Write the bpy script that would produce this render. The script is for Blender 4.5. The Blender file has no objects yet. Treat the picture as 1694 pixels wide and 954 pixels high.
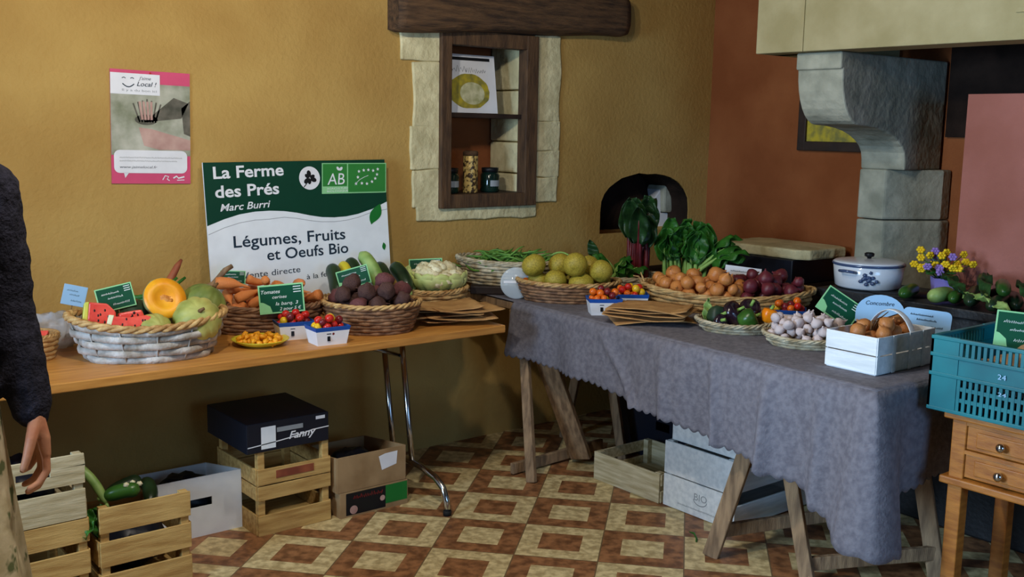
import bpy, bmesh, math, random
from mathutils import Vector, Matrix, Euler, noise
random.seed(7)
PI = math.pi
SC = bpy.context.scene
COL = SC.collection
sin, cos = math.sin, math.cos
R = math.radians

# ------------------------------------------------------------------ camera
cam_d = bpy.data.cameras.new('camera')
cam_d.sensor_width = 36.0
cam_d.lens = 1724.96 / 1694 * 36.0
cam_d.clip_start = 0.05
cam = bpy.data.objects.new('camera', cam_d)
COL.objects.link(cam)
r_ = Vector((0.78109429, -0.6241624, 0.01769186))
u_ = Vector((0.08106138, 0.12945485, 0.98826641))
f_ = Vector((0.61912903, 0.77049512, -0.15171191))
cam.matrix_world = Matrix(((r_.x, u_.x, -f_.x, 0), (r_.y, u_.y, -f_.y, 0), (r_.z, u_.z, -f_.z, 1.56), (0, 0, 0, 1)))
SC.camera = cam

# ------------------------------------------------------------------ light
def lin(c):
    c = c / 255.0
    return c / 12.92 if c <= 0.04045 else ((c + 0.055) / 1.055) ** 2.4
def rgb(r, g, b):
    return (lin(r), lin(g), lin(b), 1.0)
world = bpy.data.worlds.new('world')
SC.world = world
world.use_nodes = True
world.node_tree.nodes['Background'].inputs[0].default_value = (0.35, 0.5, 0.9, 1)
world.node_tree.nodes['Background'].inputs[1].default_value = 0.6
SC.view_settings.view_transform = 'Standard'
SC.view_settings.look = 'None'
SC.view_settings.gamma = 1.0
SC.view_settings.use_curve_mapping = False
SC.view_settings.exposure = -0.13
LAMPS = [  # ceiling lamps: position, watts, colour
    ((1.90, 2.45, 2.62), 32, (1.0, 0.92, 0.80)),
    ((0.90, 2.25, 2.62), 82, (1.0, 0.92, 0.80)),
]
X0_ = -1.6
SIDE_W = 74             # daylight through the window on the left
WINDOW_W = 10            # daylight through the window behind the camera
def area(name, loc, rot, sx, sy, w, col):
    l = bpy.data.lights.new(name, 'AREA')
    l.shape = 'RECTANGLE'; l.size = sx; l.size_y = sy; l.energy = w; l.color = col
    o = bpy.data.objects.new(name, l)
    o.location = loc; o.rotation_euler = rot
    COL.objects.link(o)
    return o
area('side_window_daylight', (X0_ + 0.01, 2.5, 1.55), (0, R(-90), R(-10)), 1.1, 1.1, SIDE_W, (0.50, 0.73, 1.0)).data.spread = R(105)
area('window_daylight', (1.6, -2.02, 1.55), (R(78), 0, R(-25)), 1.5, 1.2, WINDOW_W, (0.32, 0.60, 1.0)).data.spread = R(75)

# ------------------------------------------------------------------ materials
def M(name, col, rough=0.6, col2=None, scale=12.0, bump=0.0, bscale=None, metal=0.0, detail=4.0, spec=0.4, trans=0.0, alpha=1.0, stretch=None, contrast=(0.35, 0.65), sss=0.0):
    m = bpy.data.materials.new(name)
    m.use_nodes = True
    nt = m.node_tree
    b = nt.nodes['Principled BSDF']
    b.inputs['Roughness'].default_value = rough
    b.inputs['Metallic'].default_value = metal
    b.inputs['Specular IOR Level'].default_value = spec
    b.inputs['Transmission Weight'].default_value = trans
    b.inputs['Alpha'].default_value = alpha
    if sss:
        b.inputs['Subsurface Weight'].default_value = sss
        b.inputs['Subsurface Radius'].default_value = (0.01, 0.005, 0.003)
    b.inputs['Base Color'].default_value = col
    tc = nt.nodes.new('ShaderNodeTexCoord')
    src = tc.outputs['Object']
    if stretch:
        mp = nt.nodes.new('ShaderNodeMapping')
        mp.inputs['Scale'].default_value = stretch
        nt.links.new(src, mp.inputs[0]); src = mp.outputs[0]
    if col2 is None:
        col2 = tuple(c * 0.72 for c in col[:3]) + (1,)
    n = nt.nodes.new('ShaderNodeTexNoise')
    n.inputs['Scale'].default_value = scale; n.inputs['Detail'].default_value = detail
    nt.links.new(src, n.inputs['Vector'])
    cr = nt.nodes.new('ShaderNodeValToRGB')
    cr.color_ramp.elements[0].position = contrast[0]; cr.color_ramp.elements[1].position = contrast[1]
    cr.color_ramp.elements[0].color = col2; cr.color_ramp.elements[1].color = col
    nt.links.new(n.outputs[0], cr.inputs[0])
    nt.links.new(cr.outputs[0], b.inputs['Base Color'])
    if bump:
        n2 = nt.nodes.new('ShaderNodeTexNoise')
        n2.inputs['Scale'].default_value = bscale or scale * 3; n2.inputs['Detail'].default_value = 5
        nt.links.new(src, n2.inputs['Vector'])
        bp = nt.nodes.new('ShaderNodeBump')
        bp.inputs['Strength'].default_value = bump; bp.inputs['Distance'].default_value = 0.01
        nt.links.new(n2.outputs[0], bp.inputs['Height'])
        nt.links.new(bp.outputs[0], b.inputs['Normal'])
    return m
def flat(name, col, rough=0.6, spec=0.3):
    return M(name, col, rough, col2=tuple(c * 0.93 for c in col[:3]) + (1,), spec=spec)

m_ochre = M('ochre_plaster', rgb(190, 156, 90), 0.9, rgb(174, 138, 76), 2.2, 0.35, 55, spec=0.15)
m_red = M('red_brown_plaster', rgb(152, 92, 54), 0.9, rgb(134, 76, 42), 3, 0.35, 60, spec=0.15)
m_pink = M('pink_red_plaster', rgb(170, 110, 98), 0.9, rgb(154, 96, 82), 3, 0.3, 60, spec=0.15)
m_stone = M('pale_limestone', rgb(226, 216, 172), 0.9, rgb(194, 184, 142), 9, 0.9, 26, spec=0.15)
m_hood = M('cream_limestone', rgb(178, 166, 126), 0.85, rgb(160, 148, 106), 5, 0.25, 60, spec=0.15)
m_grey_stone = M('grey_limestone', rgb(176, 176, 158), 0.9, rgb(138, 140, 124), 8, 0.6, 30, spec=0.15)
m_dark_rough = M('rough_black_brown', rgb(50, 38, 32), 0.95, rgb(30, 23, 20), 6, 0.5, 40, spec=0.1)
m_ceil = M('dark_ceiling_boards', rgb(92, 78, 62), 0.9, rgb(66, 54, 44), 5, stretch=(1, 8, 1))
m_dim = M('dim_brown_plaster', rgb(112, 94, 70), 0.95, rgb(96, 80, 60), 3)
m_beam = M('old_oak', rgb(104, 76, 50), 0.8, rgb(58, 42, 30), 6, 0.8, 22, stretch=(1, 8, 8))
m_frame = M('brown_frame_wood', rgb(96, 70, 46), 0.7, rgb(66, 47, 32), 8, 0.3, 30, stretch=(6, 6, 1))
m_darkwood = M('dark_wood', rgb(52, 36, 28), 0.6, rgb(34, 24, 20), 8, 0.3)
m_tabletop = M('honey_wood_laminate', rgb(208, 148, 72), 0.42, rgb(182, 122, 54), 5, 0.05, stretch=(1, 14, 14), spec=0.5)
m_chrome = M('chrome', rgb(200, 200, 200), 0.18, rgb(170, 170, 170), 6, metal=1.0)
m_rubber = flat('black_rubber', rgb(25, 25, 25), 0.7)
m_wicker = M('straw_wicker', rgb(214, 178, 118), 0.6, rgb(160, 116, 64), 30, 0.4, 80)
m_wicker_d = M('brown_wicker', rgb(158, 118, 84), 0.6, rgb(104, 72, 50), 30, 0.4, 80)
m_wicker_p = M('pale_wicker', rgb(206, 196, 168), 0.6, rgb(158, 140, 106), 30, 0.4, 80)
m_wicker_g = M('whitewashed_wicker', rgb(206, 202, 196), 0.6, rgb(150, 140, 126), 22, 0.4, 80)
m_crate = M('raw_poplar_wood', rgb(212, 176, 108), 0.7, rgb(178, 138, 76), 6, 0.2, 40, stretch=(1, 9, 9))
m_crate_w = M('weathered_pale_wood', rgb(214, 202, 166), 0.75, rgb(176, 160, 120), 7, 0.2, 40, stretch=(1, 9, 9))
m_white_w = M('white_painted_wood', rgb(236, 240, 240), 0.6, rgb(214, 220, 222), 6, 0.15, 40, stretch=(9, 1, 9))
m_trestle = M('worn_trestle_wood', rgb(164, 134, 100), 0.75, rgb(116, 92, 68), 8, 0.3, 40, stretch=(6, 6, 1))
m_pine = M('orange_pine', rgb(182, 116, 44), 0.45, rgb(152, 90, 30), 6, 0.1, 40, stretch=(2, 2, 10), spec=0.5)
m_kraft = M('kraft_paper', rgb(196, 152, 96), 0.75, rgb(166, 122, 72), 12, 0.35, 30)
m_card = M('brown_cardboard', rgb(168, 138, 98), 0.8, rgb(146, 116, 78), 10, 0.1)
m_white = flat('white_card', rgb(238, 240, 244), 0.5)
m_whiteblue = flat('pale_blue_white_card', rgb(240, 246, 250), 0.5)
m_blue = flat('blue_card_edge', rgb(30, 84, 170), 0.5)
m_black = flat('black_print', rgb(20, 22, 26), 0.45)
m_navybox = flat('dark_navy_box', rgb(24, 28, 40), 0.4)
m_green = flat('dark_green_print', rgb(8, 62, 44), 0.4)
m_green2 = flat('logo_green', rgb(52, 134, 60), 0.4)
m_green3 = flat('grass_green_print', rgb(30, 120, 50), 0.4)
m_slate = flat('tag_green', rgb(8, 78, 52), 0.4)
m_tagedge = flat('tag_light_green', rgb(148, 214, 152), 0.4)
m_tagblue = flat('tag_pale_blue', rgb(160, 202, 236), 0.4)
m_chalk = flat('chalk_white', rgb(232, 240, 232), 0.7)
m_ink = flat('dark_ink', rgb(34, 52, 68), 0.5)
m_pinkprint = flat('poster_pink', rgb(218, 84, 122), 0.5)
m_photo = M('poster_photo_foliage', rgb(196, 196, 180), 0.5, rgb(126, 132, 106), 9, detail=6)
m_photo_d = M('poster_photo_dark', rgb(116, 110, 98), 0.5, rgb(76, 76, 64), 20)
m_photo_p = M('poster_photo_hands', rgb(204, 170, 158), 0.5, rgb(170, 128, 118), 10)
m_grey = flat('grey_print', rgb(150, 156, 160), 0.6)
m_teal = M('teal_plastic', rgb(12, 122, 130), 0.4, rgb(8, 98, 108), 5, spec=0.5)
m_enamel = M('white_enamel', rgb(226, 232, 238), 0.15, rgb(212, 220, 230), 3, spec=0.6)
m_bluerim = flat('blue_enamel_rim', rgb(66, 84, 120), 0.2, 0.6)
m_iron = M('black_cast_iron', rgb(30, 30, 32), 0.5, rgb(20, 20, 22), 8, 0.2, 60)
m_purple = flat('lilac_pot', rgb(150, 136, 210), 0.5)
m_clear = M('clear_plastic', rgb(225, 238, 246), 0.12, rgb(220, 232, 240), 3, alpha=0.42, spec=0.6)
m_bag = M('milky_plastic_bag', rgb(214, 218, 226), 0.3, rgb(190, 196, 206), 6, alpha=0.55, bump=0.6, bscale=12)
m_skin = M('skin', rgb(196, 140, 108), 0.55, rgb(178, 116, 86), 14, 0.15, 60, sss=0.05)
m_hair = M('brown_hair', rgb(70, 48, 34), 0.6, rgb(40, 28, 20), 40, 0.4, stretch=(8, 8, 1))
m_knit = M('dark_navy_knit', rgb(44, 44, 56), 0.95, rgb(28, 28, 36), 60, 0.8, 130, spec=0.1)
m_shoe = flat('dark_shoe', rgb(36, 30, 28), 0.5)

def tile_floor():
    m = bpy.data.materials.new('cream_and_brown_tiles'); m.use_nodes = True
    nt = m.node_tree; N = nt.nodes.new; L = nt.links.new
    b = nt.nodes['Principled BSDF']
    geo = N('ShaderNodeNewGeometry')
    mp = N('ShaderNodeMapping'); mp.vector_type = 'TEXTURE'
    S = 1.56 / 5.0125
    mp.inputs['Location'].default_value = (2.8066, 3.6995, 0)
    mp.inputs['Rotation'].default_value = (0, 0, -0.842)
    mp.inputs['Scale'].default_value = (S, S, S)
    L(geo.outputs['Position'], mp.inputs[0])
    sep = N('ShaderNodeSeparateXYZ'); L(mp.outputs[0], sep.inputs[0])
    def math_(op, a, b_=None, val=None):
        n = N('ShaderNodeMath'); n.operation = op
        L(a, n.inputs[0])
        if b_ is not None: L(b_, n.inputs[1])
        if val is not None: n.inputs[1].default_value = val
        return n.outputs[0]
    fx = math_('FLOOR', sep.outputs[0]); fy = math_('FLOOR', sep.outputs[1])
    par = math_('PINGPONG', math_('ADD', fx, fy), val=1.0)          # 0 even, 1 odd
    def inner(o):
        f = math_('FRACT', o)
        d = math_('ABSOLUTE', math_('SUBTRACT', f, val=0.5))
        return math_('LESS_THAN', d, val=0.255)
    def edge(o):
        f = math_('FRACT', o)
        d = math_('ABSOLUTE', math_('SUBTRACT', f, val=0.5))
        return math_('GREATER_THAN', d, val=0.492)
    inn = math_('MULTIPLY', inner(sep.outputs[0]), inner(sep.outputs[1]))
    sel = math_('ABSOLUTE', math_('SUBTRACT', par, inn))             # 1 -> brown
    grout = math_('MAXIMUM', edge(sep.outputs[0]), edge(sep.outputs[1]))
    def tone(c1, c2, scale, p0=0.38, p1=0.62):
        n = N('ShaderNodeTexNoise'); n.inputs['Scale'].default_value = scale; n.inputs['Detail'].default_value = 6
        L(mp.outputs[0], n.inputs['Vector'])
        cr = N('ShaderNodeValToRGB')
        cr.color_ramp.elements[0].color = c1; cr.color_ramp.elements[1].color = c2
        cr.color_ramp.elements[0].position = p0; cr.color_ramp.elements[1].position = p1
        L(n.outputs[0], cr.inputs[0]); return cr.outputs[0]
    cream = tone(rgb(178, 156, 108), rgb(226, 206, 152), 9)
    brown = tone(rgb(112, 72, 42), rgb(166, 114, 72), 7)
    mx = N('ShaderNodeMix'); mx.data_type = 'RGBA'
    L(sel, mx.inputs[0]); L(cream, mx.inputs[6]); L(brown, mx.inputs[7])
    mg = N('ShaderNodeMix'); mg.data_type = 'RGBA'
    L(grout, mg.inputs[0]); L(mx.outputs[2], mg.inputs[6]); mg.inputs[7].default_value = rgb(120, 96, 64)
    L(mg.outputs[2], b.inputs['Base Color'])
    b.inputs['Roughness'].default_value = 0.5
    bp = N('ShaderNodeBump'); bp.inputs['Strength'].default_value = 0.2; bp.inputs['Distance'].default_value = 0.003
    inv = math_('SUBTRACT', grout, val=1.0)
    L(inv, bp.inputs['Height']); bp.invert = True
    L(bp.outputs[0], b.inputs['Normal'])
    return m
m_floor = tile_floor()

def brocade():
    m = M('lavender_grey_brocade', rgb(122, 120, 128), 0.8, rgb(102, 100, 109), 48, 0.3, 110, detail=5, spec=0.2)
    return m
m_cloth = brocade()
def floral():
    m = M('cream_floral_cotton', rgb(216, 204, 172), 0.9, rgb(186, 172, 136), 16, 0.2, 40, spec=0.1)
    nt = m.node_tree
    b = nt.nodes['Principled BSDF']
    old = b.inputs['Base Color'].links[0].from_socket
    tc = nt.nodes.new('ShaderNodeTexCoord')
    v = nt.nodes.new('ShaderNodeTexNoise'); v.inputs['Scale'].default_value = 15; v.inputs['Detail'].default_value = 3
    nt.links.new(tc.outputs['Object'], v.inputs['Vector'])
    cr = nt.nodes.new('ShaderNodeValToRGB')
    cr.color_ramp.elements[0].position = 0.55; cr.color_ramp.elements[1].position = 0.62
    nt.links.new(v.outputs[0], cr.inputs[0])
    mx = nt.nodes.new('ShaderNodeMix'); mx.data_type = 'RGBA'
    nt.links.new(cr.outputs[0], mx.inputs[0]); nt.links.new(old, mx.inputs[6])
    mx.inputs[7].default_value = rgb(104, 112, 76)
    nt.links.new(mx.outputs[2], b.inputs['Base Color'])
    return m
m_floral = floral()

# produce
m_wm_red = M('watermelon_flesh', rgb(232, 84, 66), 0.35, rgb(214, 58, 50), 16, 0.2, 60, sss=0.05)
m_wm_rind = M('watermelon_rind', rgb(226, 214, 92), 0.4, rgb(176, 190, 70), 10)
m_wm_pale = flat('watermelon_white_rind', rgb(232, 232, 190), 0.4)
m_seed = flat('dark_seed', rgb(40, 24, 20), 0.4)
m_melon = M('melon_green_skin', rgb(196, 192, 108), 0.55, rgb(140, 146, 70), 9, 0.2, 30)
m_melon_o = M('orange_melon_flesh', rgb(250, 180, 40), 0.4, rgb(240, 152, 26), 10, sss=0.05)
m_melon_seed = M('melon_seed_pulp', rgb(232, 164, 84), 0.5, rgb(202, 124, 50), 40, 0.4)
m_squash_d = M('dark_green_squash', rgb(52, 76, 50), 0.5, rgb(32, 52, 36), 8, 0.1)
m_carrot = M('orange_root', rgb(236, 154, 84), 0.55, rgb(206, 108, 48), 14, 0.3, 40, stretch=(1, 1, 4))
m_beet = M('dark_beet', rgb(96, 66, 56), 0.75, rgb(62, 38, 38), 12, 0.4, 30)
m_beet2 = M('reddish_beet', rgb(124, 72, 70), 0.7, rgb(84, 46, 48), 12, 0.4, 30)
m_zuc = M('dark_courgette', rgb(38, 62, 34), 0.35, rgb(22, 40, 22), 14, spec=0.5)
m_zuc_l = M('light_courgette', rgb(158, 184, 104), 0.4, rgb(122, 156, 78), 18)
m_zuc_y = M('yellow_courgette', rgb(222, 206, 58), 0.4, rgb(196, 178, 40), 14)
m_cauli = M('cauliflower_curd', rgb(240, 232, 196), 0.8, rgb(216, 204, 158), 40, 0.6, 90)
m_cauli_leaf = M('pale_cabbage_leaf', rgb(214, 222, 150), 0.6, rgb(182, 198, 112), 10, 0.3, 30)
m_bean = M('green_bean', rgb(104, 152, 62), 0.5, rgb(72, 116, 42), 20)
m_quince = M('yellow_green_fruit', rgb(190, 170, 62), 0.5, rgb(150, 132, 44), 10, 0.15, 30)
m_onion = M('golden_onion_skin', rgb(226, 154, 84), 0.28, rgb(184, 108, 52), 8, 0.15, 50, stretch=(4, 4, 1), spec=0.5)
m_onion_r = M('red_onion_skin', rgb(124, 48, 56), 0.35, rgb(78, 24, 36), 8, 0.15, 50, stretch=(4, 4, 1), spec=0.5)
m_garlic = M('garlic_skin', rgb(226, 214, 206), 0.6, rgb(186, 164, 168), 10, 0.2, 40, stretch=(4, 4, 1))
m_leaf = M('leaf_green', rgb(58, 120, 38), 0.45, rgb(34, 84, 24), 14, 0.4, 40)
m_leaf_d = M('dark_leaf', rgb(40, 76, 34), 0.45, rgb(24, 48, 24), 14, 0.4, 40)
m_rib = M('pale_leaf_stalk', rgb(158, 194, 100), 0.5, rgb(124, 166, 74), 12)
m_redstalk = M('crimson_chard_stalk', rgb(126, 34, 40), 0.45, rgb(84, 20, 28), 10)
m_tomr = flat('red_cherry_tomato', rgb(206, 38, 28), 0.2, 0.6)
m_tomy = flat('yellow_cherry_tomato', rgb(240, 190, 30), 0.2, 0.6)
m_tomo = flat('orange_cherry_tomato', rgb(234, 110, 26), 0.2, 0.6)
m_tomd = flat('dark_cherry_tomato', rgb(120, 30, 36), 0.2, 0.6)
m_aub = M('dark_aubergine', rgb(50, 30, 46), 0.2, rgb(28, 18, 28), 6, spec=0.6)
m_pepg = M('green_pepper', rgb(64, 112, 40), 0.3, rgb(36, 72, 26), 6, spec=0.5)
m_pepo = M('orange_pepper', rgb(248, 150, 20), 0.3, rgb(238, 124, 10), 6, spec=0.5)
m_potato = M('brown_potato', rgb(196, 156, 116), 0.7, rgb(160, 120, 84), 12, 0.3, 40)
m_flower_y = flat('yellow_petal', rgb(240, 200, 30), 0.5)
m_flower_p = flat('violet_petal', rgb(150, 120, 190), 0.5)
m_stem = M('brown_stem', rgb(132, 96, 56), 0.7, rgb(100, 70, 40), 20)
m_stalk_red = M('reddish_dry_stalk', rgb(172, 96, 60), 0.6, rgb(126, 62, 42), 10)
m_gold = M('gold_pattern', rgb(214, 184, 110), 0.4, rgb(66, 48, 30), 55, metal=0.2, contrast=(0.45, 0.55))
m_jar = M('dark_green_glass', rgb(18, 44, 36), 0.12, rgb(12, 30, 26), 5, spec=0.6)
m_cake = M('poster_yellow_dish', rgb(196, 178, 52), 0.5, rgb(128, 126, 66), 22)
m_cake2 = M('poster_pale_dish', rgb(222, 222, 186), 0.5, rgb(172, 174, 124), 26)

# ------------------------------------------------------------------ mesh helpers
class MB:
    def __init__(s): s.v = []; s.f = []; s.sm = []
    def add(s, vs, fs, smooth=False, mat=None):
        b = len(s.v)
        s.v += [tuple((mat @ Vector(v)) if mat else v) for v in vs]
        s.f += [tuple(i + b for i in f) for f in fs]
        s.sm += [smooth] * len(fs)
        return s
    def box(s, c, d, rot=None, mat=None):
        x, y, z = d[0] / 2, d[1] / 2, d[2] / 2
        vs = [Vector(p) for p in ((-x, -y, -z), (x, -y, -z), (x, y, -z), (-x, y, -z), (-x, -y, z), (x, -y, z), (x, y, z), (-x, y, z))]
        if rot: e = Euler(rot).to_matrix(); vs = [e @ v for v in vs]
        c = Vector(c)
        return s.add([v + c for v in vs], [(0, 3, 2, 1), (4, 5, 6, 7), (0, 1, 5, 4), (1, 2, 6, 5), (2, 3, 7, 6), (3, 0, 4, 7)], False, mat)
    def bar(s, p, q, w, h, up=(0, 0, 1)):          # rectangular bar from p to q
        p = Vector(p); q = Vector(q); d = (q - p).normalized(); u = Vector(up)
        a = d.cross(u)
        if a.length < 1e-4: a = d.cross(Vector((0, 1, 0)))
        a.normalize(); b = a.cross(d)
        vs = []
        for e in (p, q):
            for i, j in ((-1, -1), (1, -1), (1, 1), (-1, 1)): vs.append(e + a * (w / 2 * i) + b * (h / 2 * j))
        return s.add(vs, [(0, 1, 2, 3), (7, 6, 5, 4), (0, 4, 5, 1), (1, 5, 6, 2), (2, 6, 7, 3), (3, 7, 4, 0)])
    def tube(s, pts, r, n=8, closed=False, cap=True, flat_=None):
        pts = [Vector(p) for p in pts]; m = len(pts); vs = []; fs = []
        ref = None
        for i, p in enumerate(pts):
            if closed: t = (pts[(i + 1) % m] - pts[i - 1])
            else: t = pts[min(i + 1, m - 1)] - pts[max(i - 1, 0)]
            t.normalize()
            if ref is None:
                ref = Vector((0, 0, 1)) if abs(t.z) < 0.9 else Vector((1, 0, 0))
            a = t.cross(ref)
            if a.length < 1e-5: a = t.cross(Vector((0.3, 0.8, 0.1)))
            a.normalize(); b = a.cross(t)
            if not flat_: ref = b
            rr = r[i] if isinstance(r, (list, tuple)) else r
            ra, rb = (rr, rr) if not flat_ else (rr * flat_[0], rr * flat_[1])
            for k in range(n):
                an = 2 * PI * k / n
                vs.append(p + a * (cos(an) * ra) + b * (sin(an) * rb))
        e = m if closed else m - 1
        for i in range(e):
            for k in range(n):
                j = (i + 1) % m
                fs.append((i * n + k, i * n + (k + 1) % n, j * n + (k + 1) % n, j * n + k))
        if cap and not closed:
            fs.append(tuple(range(n - 1, -1, -1))); fs.append(tuple((m - 1) * n + k for k in range(n)))
        return s.add(vs, fs, True)
    def lathe(s, prof, n=20, sx=1, sy=1, mat=None, smooth=True, mod=None):
        vs = []; fs = []
        for i, (r, z) in enumerate(prof):
            for k in range(n):
                a = 2 * PI * k / n; q = r * (mod(a, i / (len(prof) - 1)) if mod else 1)
                vs.append((q * cos(a) * sx, q * sin(a) * sy, z))
        for i in range(len(prof) - 1):
            for k in range(n):
                fs.append((i * n + k, i * n + (k + 1) % n, (i + 1) * n + (k + 1) % n, (i + 1) * n + k))
        if prof[0][0] > 1e-5: fs.append(tuple(range(n - 1, -1, -1)))
        if prof[-1][0] > 1e-5: fs.append(tuple((len(prof) - 1) * n + k for k in range(n)))
        return s.add(vs, fs, smooth, mat)
    def prism(s, poly, axis, a, b):                # polygon in the two other axes, extruded along axis
        n = len(poly); vs = []
        for t in (a, b):
            for p in poly:
                vs.append({'x': (t, p[0], p[1]), 'y': (p[0], t, p[1]), 'z': (p[0], p[1], t)}[axis])
        fs = [tuple(range(n - 1, -1, -1)), tuple(range(n, 2 * n))]
        for i in range(n):
            j = (i + 1) % n; fs.append((i, j, n + j, n + i))
        return s.add(vs, fs)
    def blob(s, c, d, amp=0.0, fr=3.0, seed=0, nu=14, nv=9, mat=None):
        vs = []; fs = []
        for i in range(nv + 1):
            th = PI * i / nv
            for k in range(nu):
                a = 2 * PI * k / nu
                v = Vector((sin(th) * cos(a), sin(th) * sin(a), cos(th)))
                q = 1 + amp * noise.noise(v * fr + Vector((seed * 7.1, seed * 3.3, seed)))
                vs.append((c[0] + v.x * d[0] * q, c[1] + v.y * d[1] * q, c[2] + v.z * d[2] * q))
        for i in range(nv):
            for k in range(nu):
                fs.append((i * nu + k, (i + 1) * nu + k, (i + 1) * nu + (k + 1) % nu, i * nu + (k + 1) % nu))
        return s.add(vs, fs, True, mat)
    def grid(s, fn, nu, nv, smooth=True, two=0.0):
        vs = [fn(i / nu, j / nv) for j in range(nv + 1) for i in range(nu + 1)]
        fs = [(j * (nu + 1) + i, j * (nu + 1) + i + 1, (j + 1) * (nu + 1) + i + 1, (j + 1) * (nu + 1) + i) for j in range(nv) for i in range(nu)]
        return s.add(vs, fs, smooth)
    def mesh(s, name):
        me = bpy.data.meshes.new(name)
        me.from_pydata([tuple(v) for v in s.v], [], s.f)
        me.polygons.foreach_set('use_smooth', s.sm)
        bm = bmesh.new(); bm.from_mesh(me)
        bmesh.ops.remove_doubles(bm, verts=bm.verts, dist=1e-6)
        bmesh.ops.recalc_face_normals(bm, faces=bm.faces)
        bm.to_mesh(me); bm.free()
        return me

def link(name, me, mat, parent=None):
    o = bpy.data.objects.new(name, me)
    if mat is not None and len(me.materials) == 0: me.materials.append(mat)
    COL.objects.link(o)
    if parent: o.parent = parent
    return o
def part(name, mb, mat, parent, bevel=0.0, solid=0.0, label=None):
    o = link(name, mb if isinstance(mb, bpy.types.Mesh) else mb.mesh(name), mat, parent)
    if solid:
        k = o.modifiers.new('solid', 'SOLIDIFY'); k.thickness = solid; k.offset = 0
    if bevel:
        k = o.modifiers.new('bevel', 'BEVEL'); k.width = bevel; k.segments = 2; k.limit_method = 'ANGLE'
    if label: o['label'] = label
    return o
def tag(o, label, cat, group=None):
    o['label'] = label; o['category'] = cat
    if group: o['group'] = group
    return o
def thing(name, label, cat, loc=(0, 0, 0), rz=0.0, group=None, rot=None):
    o = bpy.data.objects.new(name, None); o.empty_display_size = 0.05
    COL.objects.link(o)
    o.location = loc; o.rotation_euler = rot if rot else (0, 0, rz)
    return tag(o, label, cat, group)
def solo(name, mb, mat, label, cat, loc=(0, 0, 0), rot=(0, 0, 0), group=None, bevel=0.0, solid=0.0, scale=None):
    o = part(name, mb, mat, None, bevel, solid)
    o.location = loc; o.rotation_euler = rot
    if scale: o.scale = scale if not isinstance(scale, (int, float)) else (scale,) * 3
    return tag(o, label, cat, group)
def struct(name, mb, mat, bevel=0.0):
    o = part(name, mb, mat, None, bevel); o['kind'] = 'structure'
    return o
def baked(o):
    bpy.context.view_layer.update()
    dg = bpy.context.evaluated_depsgraph_get()
    me = bpy.data.meshes.new_from_object(o.evaluated_get(dg))
    o.modifiers.clear(); o.data = me
    return o
def curve_mesh(splines, extrude):                 # 2-D outlines with holes -> mesh in the xy plane
    cu = bpy.data.curves.new('outline', 'CURVE'); cu.dimensions = '2D'; cu.fill_mode = 'BOTH'; cu.extrude = extrude
    for pts in splines:
        sp = cu.splines.new('POLY'); sp.points.add(len(pts) - 1)
        for p, q in zip(sp.points, pts): p.co = (q[0], q[1], 0, 1)
        sp.use_cyclic_u = True
    o = bpy.data.objects.new('outline', cu); COL.objects.link(o)
    bpy.context.view_layer.update()
    me = bpy.data.meshes.new_from_object(o.evaluated_get(bpy.context.evaluated_depsgraph_get()))
    bpy.data.objects.remove(o); bpy.data.curves.remove(cu)
    return me
def text_mb(txt, x0, x1, base, cap, depth=0.0006, shear=0.0, bold=0.0):   # text fitted between x0 and x1 on a baseline, xy plane
    cu = bpy.data.curves.new('text', 'FONT'); cu.body = txt; cu.size = 1; cu.shear = shear; cu.offset = bold
    cu.fill_mode = 'FRONT'; cu.resolution_u = 3
    o = bpy.data.objects.new('text', cu); COL.objects.link(o)
    bpy.context.view_layer.update()
    me = bpy.data.meshes.new_from_object(o.evaluated_get(bpy.context.evaluated_depsgraph_get()))
    bpy.data.objects.remove(o)
    xs = [v.co.x for v in me.vertices]
    mn, mx = min(xs), max(xs)
    sx = (x1 - x0) / (mx - mn); sy = cap / 0.73
    mb = MB()
    mb.add([((v.co.x - mn) * sx + x0, v.co.y * sy + base, depth) for v in me.vertices], [tuple(p.vertices) for p in me.polygons])
    bpy.data.meshes.remove(me)
    return mb
UP = Matrix.Rotation(R(90), 4, 'X')                # xy-plane drawings -> xz plane facing -y
def upright(mb_or_me):
    if isinstance(mb_or_me, MB):
        mb_or_me.v = [tuple(UP @ Vector(v)) for v in mb_or_me.v]; return mb_or_me
    mb_or_me.transform(UP); return mb_or_me
def disc(mb, cx, cy, r, z, n=24, r2=None):
    return mb.add([(cx + cos(2 * PI * k / n) * r, cy + sin(2 * PI * k / n) * (r2 or r), z) for k in range(n)], [tuple(range(n))])
def rect(mb, x0, y0, x1, y1, z):
    return mb.add([(x0, y0, z), (x1, y0, z), (x1, y1, z), (x0, y1, z)], [(0, 1, 2, 3)])
def ribbon(mb, pts, w, z):                         # flat stroke in the xy plane
    pts = [Vector((p[0], p[1])) for p in pts]
    L = []; Q = []
    for i, p in enumerate(pts):
        t = (pts[min(i + 1, len(pts) - 1)] - pts[max(i - 1, 0)]).normalized(); n = Vector((-t.y, t.x))
        L.append((p + n * w / 2)); Q.append((p - n * w / 2))
    vs = [(p.x, p.y, z) for p in L] + [(p.x, p.y, z) for p in Q]; n = len(pts)
    return mb.add(vs, [(i, i + 1, n + i + 1, n + i) for i in range(n - 1)])
def scribble(mb, x0, x1, y, h, z, seed=0, w=0.0022):
    rnd = random.Random(seed); n = max(6, int((x1 - x0) / h * 3.2))
    pts = [(x0 + (x1 - x0) * i / n, y + (h * (0.25 + 0.75 * rnd.random()) * (1 if i % 2 else -0.25))) for i in range(n + 1)]
    return ribbon(mb, pts, w, z)

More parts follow.
